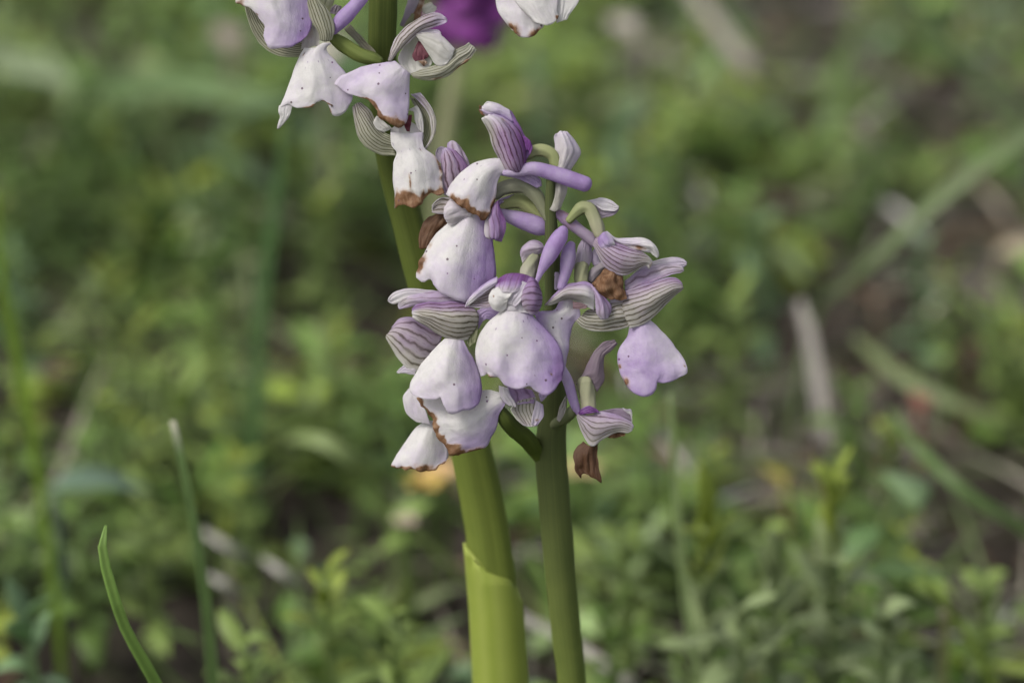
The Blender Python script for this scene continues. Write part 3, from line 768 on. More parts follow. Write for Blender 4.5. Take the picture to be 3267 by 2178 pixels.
petal('column', f, F, [[(1505, 560), (1600, 535, -.3), (1700, 555)], [(1495, 620), (1600, 620, -.8), (1730, 640)], [(1450, 700), (1600, 700, -.3), (1795, 735)]], z + .1, lil=(.08, 0, .1, 0), spots=.8)
tube('ovary', f, E, [(300, 1020, 95), (310, 960, 92), (335, 880, 85), (375, 790, 72)], z + 2.0, tint=(0.36, 0, .3, .05), tint2=(0.24, 0, .2, .15), ridge=.14)
petal('bract', f, E, [[(242, 862), (224, 800), (214, 740)], [(300, 805), (265, 730, -.8), (250, 660)], [(375, 790), (350, 690, -1.2), (340, 600)], [(440, 762), (430, 690, -1), (425, 612)], [(502, 705), (495, 690), (482, 655)]], z + 1.8, lil=(.28, -.1, .15, 0), dull=.15, vein=(2, .35, .9))
tube('spur', f, E, [(405, 1085, 26), (430, 1020, 36), (470, 930, 55), (545, 790, 84), (615, 660, 96), (675, 550, 88), (715, 480, 60)], z + .9, M_PETAL, tint=(.55, 0, 0, 0), tint2=(.64, 0, 0, 0), rough=2.2)
petal('petal', f, F, [[(1165, 690), (1180, 900)], [(1300, 640), (1260, 790, -.3)], [(1450, 690), (1340, 800)]], z + 3.4, lil=(.55, 0, 0, 0))

# F5 - to the right of the central one
f = flower(front, E((900, 1200)), 'flower right of the central one with a white cap and lilac tongue')
z = -.8
petal('sepal', f, E, [[(502, 1352), (512, 1345), (530, 1353)], [(600, 1235), (640, 1270, -.8), (655, 1312)], [(735, 1122, .4), (740, 1210, -1.6), (730, 1294)], [(860, 1092, .6), (860, 1200, -1.9), (850, 1302)], [(960, 1085, .6), (985, 1210, -2), (985, 1362)], [(1050, 1125, .4), (1075, 1260, -1.4), (1065, 1405)]],
     z, lil=(.08, .55, 0, 0), vein=(4, .6, .5))
petal('sepal', f, E, [[(1020, 1105, -.2), (1095, 1165, -.8), (1125, 1210)], [(1072, 1280, -.9), (1140, 1270, -1.6), (1205, 1295)], [(1085, 1390, -.8), (1170, 1370, -1.7), (1265, 1355)], [(1095, 1460, -.5), (1180, 1450, -1.3), (1268, 1425)], [(1140, 1508), (1190, 1514, -.4), (1240, 1492)]], z - .2, lil=(.52, -.1, .12, -.22), vein=(3, .35, .8))
petal('column', f, E, [[(822, 1305), (825, 1390)], [(905, 1320), (895, 1395)], [(985, 1355), (975, 1385)]], z - .2, wine=.7, spots=.6)
petal('lip', f, F, [[(2125, 570), (2210, 560, -.3), (2335, 600)], [(2050, 690, .5), (2190, 690, -.8), (2352, 745, .4)], [(1840, 712, 1.2), (2120, 800, -.8), (2285, 825, .8)], [(1890, 850, .8), (2110, 950, -.8), (2248, 960, 1)], [(2040, 1040), (2150, 1100, -.8), (2222, 1090, 1)], [(2100, 1200), (2165, 1250, -.5), (2197, 1250, 1)], [(2130, 1420), (2155, 1430), (2172, 1410, .5)]],
     z + 1.2, lil=(.12, .5, .35, .2), spots=.9)
petal('sepal', f, HH, [[(530, 210), (485, 255), (440, 295)], [(600, 195), (560, 270, -.5), (500, 347)], [(700, 165), (660, 270, -1.0), (610, 373)], [(790, 135), (770, 240, -1.2), (740, 367)], [(860, 150), (855, 235, -.9), (840, 336)], [(915, 195), (920, 245, -.4), (905, 288)], [(934, 225), (938, 242), (930, 258)]],
     z + 1.2, lil=(.04, .15, 0, .05), vein=(7, 1.0, 1.0), green=(0.38, 0.17))
petal('sepal', f, HH, [[(700, 128), (705, 160)], [(800, 124), (790, 148, -.2)], [(870, 148), (850, 172, -.2)], [(922, 198), (892, 215)], [(938, 240), (907, 252)], [(918, 283), (898, 278)]], z + .9, lil=(.24, 0, 0, 0))
tube('ovary', f, E, [(925, 1120, 86), (920, 1040, 84), (920, 960, 82), (930, 890, 70)], z + 1.9, tint=(0.24, 0, .45, 0), tint2=(0.24, 0, .4, 0), ridge=.14)
petal('bract', f, E, [[(832, 935, .3), (915, 915, -.6), (1000, 930, .3)], [(850, 800, .3), (930, 790, -.7), (1045, 800, .5)], [(880, 690, .2), (950, 670, -.5), (1045, 665, .4)], [(920, 605), (970, 590), (1025, 620)]], z + 2.0, lil=(.30, 0, .2, 0), dull=.22, green=(0.15, 0.00))
tube('spur', f, E, [(690, 1150, 52), (715, 1060, 62), (742, 970, 76), (762, 850, 94), (778, 740, 88), (805, 650, 52)], z + .3, M_PETAL, tint=(.58, 0, 0, 0), tint2=(.54, 0, 0, 0), rough=2.2)
petal('petal', f, E, [[(612, 1170), (640, 1180)], [(618, 1060), (670, 1070, -.2)], [(618, 985), (660, 990)], [(630, 970), (650, 972)]], z + 1.6, lil=(.36, 0, 0, 0))

# F7 - at the right edge of the spike
f = flower(front, E((1450, 1150)), 'rightmost flower, striped sepals fanned to the right above a drooping lilac lip')
z = -.3
petal('sepal', f, E, [[(1480, 1020), (1530, 1070)], [(1690, 872), (1730, 990, -.4)], [(1890, 805), (1930, 950, -.5)], [(2040, 803), (2060, 935, -.4)], [(2110, 830), (2110, 905)], [(2142, 868), (2136, 885)]], z + 1.8, lil=(.22, 0, 0, 0), dull=.1)
petal('sepal', f, E, [[(1420, 1070), (1430, 1240)], [(1600, 955), (1620, 1140, -.8)], [(1780, 895), (1800, 1060, -1)], [(1940, 868), (1960, 1000, -.8)], [(2055, 890), (2055, 980, -.4)], [(2102, 935), (2095, 958)]], z + .9, lil=(.40, 0, .12, -.22), vein=(2, .5, .95))
petal('sepal', f, E, [[(1420, 1190), (1400, 1400), (1480, 1620)], [(1560, 1150, .3), (1590, 1350, -1), (1640, 1575, .3)], [(1720, 1090, .4), (1745, 1270, -1.6), (1745, 1490, .4)], [(1870, 1052, .4), (1890, 1190, -1.5), (1865, 1375, .4)], [(1990, 1040, .3), (2000, 1150, -1), (1965, 1278, .3)], [(2078, 1085), (2088, 1150, -.3), (2055, 1205)], [(2096, 1130), (2100, 1147), (2090, 1170)]],
     z, lil=(.08, .42, 0, .08), vein=(8, .85, 1.0), green=(0.17, 0.05))
petal('lip', f, HH, [[(850, 310), (920, 290), (1000, 275)], [(838, 405, 1), (950, 380, -.8), (1055, 325, .9)], [(775, 500, 1.3), (970, 460, -1.4), (1140, 408, .9)], [(762, 580, 1.3), (980, 550, -1.8), (1200, 488, .9)], [(778, 680, 1), (970, 650, -1.8), (1250, 560, .7)], [(815, 750, .5), (900, 720, -.8), (1020, 700, -1.7), (1150, 680, -1.2), (1287, 645, 0)],
     [(845, 790, .2), (890, 840, -.8), (950, 868, -1.3), (1010, 860, -1.5), (1045, 820, -1.2), (1054, 755, -1.2), (1110, 760, -1), (1190, 742, -.8), (1250, 715, -.3), (1287, 690, 0)]],
     z + .6, lil=(.44, 0, -.25, .1), blobs=[(.05, .86, .05, .10, .9), (.02, .62, .03, .03, .8), (.97, .80, .02, .03, .8)], spots=.2, nu=32, nv=36)
tube('ovary', f, E, [(1020, 1060, 55), (1080, 970, 60), (1150, 910, 50), (1230, 880, 40)], z + 2.2, tint=(0.44, 0, .1, .35), tint2=(0.44, 0, .1, .3), ridge=.14)
tube('spur', f, E, [(1180, 900, 40), (1110, 880, 45), (1075, 800, 48), (1085, 730, 36)], z + 2.6, M_PETAL, tint=(.42, 0, 0, 0), extra=(0, 0, .15, 0), rough=2.2)

# F8 - small flower low on the right, lip withered
f = flower(front, HH((520, 980)), 'lowest flower on the right, small striped hood and a dark brown shrivelled lip')
z = 1.0
petal('sepal', f, HH, [[(470, 985), (458, 1000), (452, 1018)], [(540, 980, .2), (515, 1060, -.8), (495, 1135)], [(620, 980, .3), (590, 1080, -1.2), (565, 1242)], [(720, 1000, .2), (700, 1075, -1.2), (645, 1188)], [(800, 1025), (790, 1075, -.8), (758, 1138)], [(865, 1060), (862, 1100, -.3), (838, 1142)], [(884, 1095), (882, 1108), (876, 1120)]],
     z - .3, lil=(.24, .25, -.15, -.05), vein=(6, .75, .9), green=(0.07, 0.00))
petal('sepal', f, HH, [[(555, 990), (600, 1000)], [(680, 968), (700, 1010, -.2)], [(770, 955), (790, 1030, -.2)], [(852, 962), (868, 1065)]], z + .3, lil=(.5, 0, 0, 0), dull=.65)
petal('sepal', f, HH, [[(800, 950), (806, 962)], [(828, 965, -.2), (836, 990)], [(856, 962, -.2), (862, 1010)], [(868, 985), (870, 1062)]], z + .12, lil=(.1, .2, 0, 0), dull=.12)
petal('sepal', f, HH, [[(465, 990), (470, 1003)], [(490, 960, -.3), (510, 1000, -.5)], [(540, 938, -.3), (560, 990, -.5)], [(585, 955), (600, 985)], [(615, 975), (620, 985)]], z - .6, lil=(.98, 0, 0, 0))
petal('petal', f, HH, [[(685, 1160), (692, 1178)], [(740, 1130), (740, 1180)], [(800, 1132), (802, 1162)]], z + .2, blobs=[(.5, .5, 3, 3, 1)])
petal('lip', f, HH, [[(500, 1205, .3), (555, 1240, -.6), (610, 1205, .3)], [(435, 1280, .3), (530, 1300, -.9), (613, 1290, .4)], [(430, 1370), (530, 1375, -.5), (620, 1390)], [(440, 1430), (495, 1420, .3), (545, 1450), (600, 1472, -.4), (630, 1465)], [(478, 1478), (490, 1450, .3), (540, 1456), (605, 1494, -.3), (637, 1512)]],
     z + .1, blobs=[(.5, .5, 3, 3, 1)], dark=.8, rough=2.0, ruffle=.5)
tube('ovary', f, HH, [(545, 985, 56), (538, 900, 56), (525, 810, 62), (520, 750, 58)], z + .3, tint=(0.29, 0, .62, 0), tint2=(0.24, 0, .4, .1), ridge=.14)
petal('bract', f, HH, [[(440, 770, .4), (530, 712, -.3), (605, 832, .4)], [(490, 695, .4), (570, 690, -.6), (660, 742, .4)], [(540, 605, .3), (600, 600, -.5), (655, 640, .4)], [(592, 520, .2), (630, 530, -.3), (668, 562, .2)], [(660, 455), (692, 478), (712, 520)], [(735, 436), (748, 450), (760, 466)]], z + .1, lil=(.5, 0, 0, 0), dull=.80, green=(0.05, 0.05))
tube('spur', f, HH, [(340, 640, 26), (362, 700, 38), (390, 770, 43), (415, 860, 42), (442, 940, 36), (470, 995, 22)], z - .1, M_PETAL, tint=(.44, 0, 0, 0), tint2=(.62, 0, 0, 0), rough=2.2)
tube('bract', f, HH, [(230, 1110, 36, 10), (300, 1065, 40, 7), (360, 1030, 46, 3.5), (410, 985, 46, 1), (450, 930, 30, 0)], z + 1.2, tint=(.15, 0, .0, .35))
petal('bract', f, HH, [[(300, 1040), (320, 1060)], [(318, 960), (360, 990)], [(345, 900), (372, 920)], [(368, 862), (376, 868)]], z + 1.0, green=(0.45, 0.40), dull=.4)

# F9 - left, large rounded lip
f = flower(front, F((1050, 980)), 'left flower with dark striped hood and smooth rounded white lip')
z = -.8
petal('lip', f, G, [[(790, -70, .6), (880, -80, .2), (1010, -50, .6)], [(690, 20, 1), (850, 20, -.8), (1060, 60, 1)], [(590, 140, 1.6), (825, 130, -1.6), (1125, 155, 1.6)], [(480, 290, 1.9), (800, 270, -2.2), (1182, 290, 2)], [(410, 400, 1.8), (780, 400, -2.3), (1212, 430, 2)],
     [(385, 500, 1.4), (540, 520, -.6), (770, 510, -1.8), (960, 550, -2.2), (1216, 545, 1.8)], [(405, 565, 1), (500, 606, -.4), (620, 632, -.9), (700, 627, -1.3), (752, 602, -1.4), (780, 680, -1.8), (830, 780, -1.8), (890, 802, -1.8), (950, 786, -1.7), (1010, 756, -1.2), (1085, 750, -.5), (1160, 692, .8), (1207, 610, 1.8)]],
     z, lil=(.06, -.1, .50, .15), spots=.25, nu=34, nv=34)
petal('sepal', f, F, [[(760, 470), (740, 540)], [(550, 445), (520, 540, -.4)], [(350, 436), (350, 560, -.5)], [(215, 472), (260, 600, -.4)], [(150, 535), (190, 612)], [(138, 572), (155, 590)]], z + 1.6, lil=(.12, 0, 0, 0), dull=.12)
petal('sepal', f, F, [[(930, 500), (990, 560), (1050, 640)], [(720, 470), (740, 580, -.8), (760, 680)], [(560, 480), (565, 570, -.9), (570, 670)], [(400, 515), (410, 580, -.6), (430, 640)], [(290, 562), (315, 615), (340, 655)], [(254, 622), (260, 645), (275, 667)]], z + .8, lil=(.40, 0, .2, -.2), vein=(3, .5, .9))
petal('sepal', f, F, [[(1060, 610, .5), (1172, 720, .5), (1172, 850, .5), (1060, 1020, .5)], [(900, 585, .4), (965, 740, -1.4), (965, 900, -1.2), (900, 1042, .4)], [(720, 590, .4), (765, 740, -1.8), (765, 860, -1.5), (740, 970, .4)], [(560, 600, .3), (605, 720, -1.4), (612, 800, -1), (600, 885, .3)], [(450, 632, .1), (482, 710, -.5), (492, 770, -.4), (480, 815, .1)], [(412, 670), (416, 710), (422, 765)]],
     z - .1, lil=(.04, .75, 0, 0), vein=(9, 1.0, .85), green=(0.17, 0.05))
petal('ovary_side', f, F, [[(1180, 850), (1060, 960)], [(1170, 940, -.3), (1050, 1060)], [(1150, 1050), (1080, 1110)]], z + .8, green=(1, .9), lil=(.05, 0, 0, 0))

# F10 - far left, out of the sharp plane
f = flower(front, F((700, 1050)), 'flower low on the left turned away, pink and grey striped hood')
z = 4.5
petal('sepal', f, F, [[(780, 900), (740, 1050), (660, 1180), (520, 1410)], [(600, 830), (560, 980, -1), (490, 1130, -1), (385, 1372)], [(430, 768), (390, 900, -1.4), (330, 1050, -1.2), (275, 1270)], [(270, 778), (240, 890, -.8), (190, 990, -.6), (170, 1115)], [(188, 868), (150, 930), (120, 975), (116, 1010)]],
     z, lil=(.34, .16, -.4, -.05), vein=(6, .8, 1.1), green=(0.12, 0.10))
petal('sepal', f, F, [[(460, 1370), (450, 1430)], [(335, 1322), (340, 1415)], [(236, 1402), (250, 1414)]], z, lil=(.12, 0, 0, 0))
petal('lip', f, G, [[(540, 890), (620, 870), (720, 890)], [(430, 990, 1), (600, 1000, -1), (775, 1040, 1)], [(325, 1140, 1.2), (560, 1140, -1.5), (822, 1180, 1.3)], [(218, 1300, .9), (520, 1300, -1.5), (826, 1290, 1)], [(162, 1385), (240, 1412, -.3), (370, 1432, -.6), (490, 1452, -.8), (620, 1456, -.6), (705, 1425, 0), (795, 1360, .6)]],
     z + 2.5, lil=(.05, 0, .15, .05), blobs=[(.62, .98, .16, .10, .9), (.3, 1.0, .1, .06, .7), (.0, 1, .05, .06, .6)], brown=.05)
petal('petal', f, G, [[(380, 500), (500, 600)], [(315, 590), (540, 690, -.5)], [(322, 690), (580, 780, -.5)], [(360, 800), (610, 860, -.3)], [(480, 895), (630, 920)]], z + 1.5, lil=(.14, 0, 0, 0))

# F11 - lowest flower, seen from above into its green hood
f = flower(front, G((1480, 640)), 'lowest flower with a brown edged lip hanging under the rounded white one')
z = 1.6
petal('lip', f, G, [[(1430, 545, .6), (1455, 620, .3), (1490, 680, .4)], [(1300, 520, .8), (1340, 700, -.5), (1412, 800, 1.2)], [(1100, 540, .8), (1190, 800, -1), (1392, 930, 1.7)], [(900, 560, .8), (1080, 900, -1.6), (1332, 1065, 1.8)], [(650, 570, .8), (920, 970, -1.8), (1262, 1180, 1.5)], [(530, 590, .7), (790, 930, -1.2), (980, 1120, -.8), (1100, 1232, .6)],
     [(468, 605, .6), (560, 740, .2), (642, 870, 0), (690, 1020, 0), (740, 1112, 0), (812, 1192, 0), (872, 1274, .2), (950, 1268, .3)]],
     z, lil=(.05, 0, .52, 0), brown=.10, blobs=[(1.0, .85, .05, .15, .8)], spots=.5, nu=30, nv=34)
petal('sepal', f, G, [[(1575, 690), (1700, 630, .3), (1845, 600, .2)], [(1548, 745, .2), (1690, 740, 1), (1860, 720, .4)], [(1588, 822, .2), (1720, 820, 1), (1880, 810, .3)], [(1650, 888), (1750, 880, .6), (1875, 872)], [(1722, 937), (1785, 944), (1850, 932)]], z + .2, lil=(.04, 0, .05, .1), vein=(7, .7, .9), green=(0.35, 0.15))
petal('sepal', f, G, [[(1418, 470), (1520, 500)], [(1428, 570, -.3), (1560, 600, -.3)], [(1475, 650, -.2), (1605, 665)], [(1530, 692), (1615, 715)]], z, lil=(.10, .1, .1, 0))
petal('petal', f, G, [[(1510, 470), (1650, 490), (1800, 520)], [(1555, 600), (1690, 600, .7), (1835, 600)], [(1600, 700), (1700, 685), (1820, 670)]], z + .4, lil=(.62, 0, 0, -.1), vein=(2, .5, .8), dull=.12)
petal('petal', f, G, [[(1845, 640), (1925, 690)], [(1825, 720, -.3), (1932, 745, -.3)], [(1802, 830, -.3), (1925, 830, -.2)], [(1793, 908), (1855, 928)]], z - .2, lil=(.20, 0, .2, 0), blobs=[(.6, .75, .3, .06, .5)])
petal('spur', f, G, [[(1880, 560), (1985, 555)], [(1890, 610), (1960, 600)], [(1905, 648), (1915, 645)]], z + .6, lil=(.45, 0, 0, 0))
tube('ovary', f, G, [(1420, 740, 60, 0), (1500, 860, 92, 1), (1600, 970, 100, 3), (1720, 1070, 102, 5.5), (1830, 1190, 95, 9), (1940, 1340, 80, 11)], z + 1.2, tint=(.02, 0, 0, .75), tint2=(.02, 0, 0, .55), ridge=.14)

# ---- taller orchid, standing a little behind -----------------------------------
def z2(y): return 6 + y * PX * 1000 * math.tan(PITCH) * 0.8
_b2 = P(1650, 3950, z2(3950)); _b2[2] = 0
tall = thing_node('orchid', _b2, 'taller white orchid behind, cut by the top edge, on a yellow green leaf sheathed stem', 'orchid', 'pale orchids in bloom')
tube('stem', tall, S, [(x, y, r * .94, z2(y)) for x, y, r in [(1245, -560, 16), (1238, -330, 34), (1228, -150, 44), (1222, 0, 49), (1219, 180, 49), (1226, 330, 49), (1250, 520, 52), (1288, 660, 55), (1320, 780, 57), (1360, 930, 61),
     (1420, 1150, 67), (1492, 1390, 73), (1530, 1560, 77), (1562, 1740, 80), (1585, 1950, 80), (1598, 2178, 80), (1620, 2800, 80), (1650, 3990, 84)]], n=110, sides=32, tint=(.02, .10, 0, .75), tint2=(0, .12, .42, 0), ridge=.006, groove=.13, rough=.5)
def sheath():
    rows = []
    for k, y in enumerate(np.linspace(0, 1, 26)):
        yy = 2900 - (2900 - 1730) * y
        cx = np.interp(yy, [1560, 1740, 1950, 2178, 2900], [1530, 1562, 1584, 1598, 1624]); rr = np.interp(yy, [1740, 2000, 2900], [78, 84, 90])
        row = []
        for a in np.linspace(-1, 1, 17):
            th = a * 2.6
            # the mouth of the sheath slants: high on the left, low on the right
            lift = 1728 + 108 * sstep(-1.35, .55, th) + 55 * max(th - .55, 0) + 40 * max(-1.5 - th, 0) + 9 * math.sin(th * 5.3) + 6 * math.sin(th * 13)
            y2 = max(yy, lift)
            x2 = cx + math.sin(th - .25) * rr; d2 = z2(y2) - math.cos(th - .25) * rr * PX * 1000
            row.append((x2, y2, d2))
        rows.append(row)
    V = np.array([[P(*p) for p in r] for r in rows]); nv, nu = V.shape[:2]
    i = np.arange(nu * nv).reshape(nv, nu)
    fc = np.stack([i[:-1, :-1], i[:-1, 1:], i[1:, 1:], i[1:, :-1]], -1).reshape(-1, 4)
    u = np.linspace(0, 1, nu)[None].repeat(nv, 0); v = np.linspace(0, 1, nv)[:, None].repeat(nu, 1)
    T = np.zeros((nv, nu, 4)); T[..., 2] = .34 + .16 * sstep(.97, 1, v) + .10 * np.sin(u * 60); T[..., 1] = .10
    T[..., 1] += .75 * np.exp(-(((u - .50) / .045) ** 2 + ((v - .42) / .028) ** 2)) + .5 * np.exp(-(((u - .44) / .06) ** 2 + ((v - .60 + .42) / .03) ** 2))
    mesh_obj('leaf_sheath', V.reshape(-1, 3), fc, M_STALK, tall.e, tall.w, uv=np.stack([u, v], -1).reshape(-1, 2), attrs={'tint': T.reshape(-1, 4)}, thick=.5)
sheath()

# G1 - lip cut by the top edge
f = flower(tall, A((700, -400)), 'upper left flower cut by the frame, broad lip with a brown torn left edge')
z = -1.5
petal('lip', f, A, [[(500, -440), (640, -450), (800, -440)], [(330, -260, .8), (640, -250, -1), (1000, -260, 1.2)], [(230, -80, 1.2), (650, -80, -1.8), (1140, -80, 2)], [(206, 40, 1.2), (330, 45, .3), (660, 60, -2), (1166, 60, 2.4)], [(310, 50, .8), (440, 140, -.5), (700, 190, -2.2), (1160, 230, 2.4)],
     [(440, 140, .2), (540, 285, -.8), (760, 330, -2), (1130, 375, 1.7)], [(490, 230, 0), (545, 298, -.4), (605, 300, -.5), (562, 400, -.5), (565, 500, -.5), (640, 608, -.9), (760, 602, -1.1), (880, 592, -.9), (1000, 535, 0), (1085, 465, .8)]],
     z, lil=(.08, -.05, .55, .22), blobs=[(.0, .74, .13, .17, 1.0), (.05, .58, .08, .09, .8)], spots=.5, nu=34, nv=36)
petal('sepal', f, A, [[(620, -460), (700, -480), (780, -460)], [(480, -620), (680, -640, -1.2), (880, -620)], [(520, -780), (690, -800, -1.2), (860, -780)], [(640, -900), (700, -910), (760, -900)]], z + .5, lil=(.3, 0, 0, 0), vein=(7, .9, .9))
tube('ovary', f, A, [(760, -520, 50), (1000, -640, 70), (1400, -640, 72), (1800, -420, 60), (2040, -250, 40)], z + 4, tint=(0.14, 0, .2, .2), ridge=.14)

# G2 - white three-cornered lip, green sepals spread behind
f = flower(tall, A((1280, 500)), 'left flower with spread green striped sepals and a white lip ending in a pale tail')
z = -.3
petal('sepal', f, A, [[(1070, 500), (1060, 610, .2), (1000, 717)], [(900, 430), (850, 600, .4), (800, 710)], [(740, 370), (660, 540, .5), (605, 635)], [(640, 250), (540, 420, .5), (475, 500)], [(560, 100), (450, 280, .4), (388, 350)], [(490, -50), (390, 100, .3), (336, 190)], [(420, -180), (360, -60), (318, 70)]],
     z + 1.2, lil=(.0, 0, 0, 0), vein=(10, 1.0, 1.2), green=(.75, .7))
petal('sepal', f, A, [[(1255, 505), (1330, 520, -.1), (1402, 505)], [(1235, 410), (1340, 420, -.7), (1434, 400)], [(1165, 290), (1290, 280, -.9), (1422, 265)], [(1110, 150), (1230, 120, -.8), (1362, 125)], [(1070, 0), (1160, -30, -.4), (1252, 0)], [(1050, -150), (1100, -180), (1150, -170)]],
     z, lil=(.02, 0, 0, 0), vein=(7, 1.0, 1.2), green=(.6, .75))
petal('throat', f, A, [[(1110, 300), (1220, 330)], [(1050, 470, .3), (1250, 470, .2)], [(1020, 620, .2), (1250, 570)]], z + .8, lil=(.05, 0, 0, 0), green=(.25, .3), blobs=[(.4, .2, .3, .3, .25)], wine=.12)
petal('lip', f, A, [[(1062, 600, 1), (1200, 600, .3), (1300, 540, 0), (1402, 545, .4)], [(1010, 690, .9), (1180, 690, -.4), (1345, 620, .5)], [(950, 830, 1), (1180, 830, -1.2), (1462, 780, .9)], [(900, 980, 1), (1180, 980, -1.7), (1565, 900, .9)], [(850, 1120, .9), (1180, 1120, -1.7), (1645, 1050, .9)], [(790, 1250, .7), (1050, 1240, -1.3), (1350, 1180, -1.2), (1665, 1200, .9)],
     [(742, 1350, .5), (850, 1302, 0), (935, 1338, -.4), (1000, 1362, -.6), (1100, 1335, -.9), (1200, 1295, -.9), (1300, 1258, -.9), (1350, 1285, -.9), (1382, 1370, -.8), (1425, 1455, -.5), (1475, 1467, -.3), (1545, 1440, .2), (1612, 1350, .5), (1658, 1240, .9)]],
     z - .4, lil=(.02, 0, .22, .05), brown=.045, bu=(.30, .66), blobs=[(.13, .12, .02, .05, .7)], spots=.65, nu=34, nv=36, ruffle=.2)
petal('lip_tail', f, A, [[(750, 1320), (925, 1305)], [(745, 1400, -.3), (900, 1380)], [(760, 1460), (870, 1450, -.2)], [(735, 1530), (820, 1530)], [(722, 1600), (745, 1600)]], z + .1, lil=(.05, 0, 0, 0), dull=.08, thick=.12)
tube('spur', f, A, [(1880, -190, 60), (1800, -70, 82), (1700, 60, 92), (1580, 195, 96), (1485, 310, 80), (1435, 400, 45)], z + 1.0, M_PETAL, tint=(.60, 0, 0, 0), tint2=(.66, 0, 0, 0), rough=2.2)
tube('ovary', f, A, [(1400, 455, 55), (1470, 510, 78), (1600, 600, 90), (1760, 690, 92), (1920, 740, 78), (2010, 770, 50)], z + 2.4, tint=(.05, 0, .05, .35), tint2=(.05, 0, 0, .45), ridge=.14)
petal('bract', f, A, [[(1560, 370), (1640, 300)], [(1690, 500, -.2), (1740, 420)], [(1820, 640, -.2), (1850, 540)], [(1950, 700), (1960, 660)]], z + 3.6, green=(.9, .9), dull=.45)
petal('bract', f, A, [[(1380, 170), (1480, 190)], [(1400, 110, -.3), (1520, 110)], [(1450, 60), (1530, 70)]], z + 6, lil=(.3, 0, 0, 0), dull=.6)
petal('bract', f, A, [[(1250, 60), (1380, 190)], [(1240, -20, -.3), (1420, 80)], [(1280, -90), (1440, 0)], [(1340, -160), (1380, -150)]], z + 8, green=(1, .6))

# G3 - white lip to the left, open throat
f = flower(tall, B((520, 620)), 'middle flower of the tall spike, gaping throat with a wine red column')
z = -1.2
petal('lip', f, B, [[(470, 572, .2), (540, 630, -.2), (609, 690, .4)], [(330, 590, .5), (460, 690, -1.1), (610, 800, .9)], [(150, 633, .9), (400, 780, -1.7), (610, 900, 1)], [(30, 690, .9), (340, 850, -1.7), (602, 1010, 1)], [(-50, 730, .7), (180, 860, -1.1), (430, 1000, -1.4), (592, 1100, .7)],
     [(-97, 790, .5), (20, 872, 0), (130, 905, -.5), (200, 928, -.8), (262, 990, -.9), (308, 1050, -.9), (320, 1105, -.9), (400, 1140, -.9), (450, 1175, -.7), (540, 1195, -.2), (582, 1140, .4)]],
     z - .5, lil=(.20, .10, .15, 0), brown=.06, bu=(.3, .95), blobs=[(.88, .98, .09, .09, .95)], spots=.45, nu=32, nv=34, ruffle=.2)
petal('sepal', f, B, [[(408, 572), (430, 576)], [(428, 490), (455, 500, -.2), (495, 500)], [(490, 360), (530, 395, -.7), (575, 418)], [(568, 265), (615, 310, -.9), (662, 332)], [(690, 175), (725, 230, -.9), (752, 278)], [(800, 126), (830, 190, -.6), (852, 248)], [(880, 120), (912, 175), (922, 228)], [(943, 165), (958, 185), (958, 207)]],
     z - .4, lil=(.10, 0, .05, .25), vein=(4, .9, .75))
petal('petal', f, B, [[(668, 322), (682, 350)], [(760, 308), (750, 370, -.4), (745, 440)], [(868, 318), (855, 420, -.7), (800, 535)], [(900, 333), (905, 450, -.8), (838, 597)], [(968, 395), (965, 490, -.5), (900, 622)], [(1033, 462), (1012, 515), (950, 602)]], z - .6, lil=(.0, .12, 0, 0), green=(.25, .05), vein=(3, .2, .8))
petal('petal', f, B, [[(700, 290), (690, 330)], [(800, 280), (800, 330)], [(880, 290), (890, 340)], [(900, 310), (905, 330)]], z - .1, lil=(.22, 0, 0, 0))
petal('throat', f, B, [[(560, 425), (660, 345), (770, 330)], [(515, 500), (640, 470, .8), (790, 520)], [(505, 590), (640, 620, .5), (820, 600)], [(590, 700), (680, 700), (750, 650)]], z + .6, lil=(.04, .1, 0, 0), green=(.45, .15), dull=.03)
petal('column', f, B, [[(690, 392), (725, 388)], [(650, 480, -.3), (762, 468, -.3)], [(635, 530, -.3), (788, 515, -.3)], [(668, 578), (765, 545)]], z + .3, wine=.95)
petal('column', f, B, [[(690, 575), (750, 560)], [(715, 600, -.2), (772, 585)], [(735, 618), (770, 600)]], z + .1, blobs=[(.5, .5, 3, 3, .45)], lil=(.0, 0, 0, 0))
petal('sepal', f, B, [[(615, 690), (628, 706), (640, 727)], [(720, 650), (722, 700, -.6), (740, 755)], [(840, 612), (860, 680, -1), (880, 744)], [(955, 550), (980, 630, -.9), (1000, 693)], [(1040, 470), (1078, 550, -.5), (1092, 617)], [(1120, 435), (1160, 490, -.2), (1172, 558)], [(1160, 403), (1205, 440), (1228, 472)]],
     z - .2, lil=(.05, 0, 0, .05), vein=(6, .8, .85), green=(.6, .55), blobs=[(.95, .75, .10, .18, .8), (.9, .35, .07, .1, .5)])

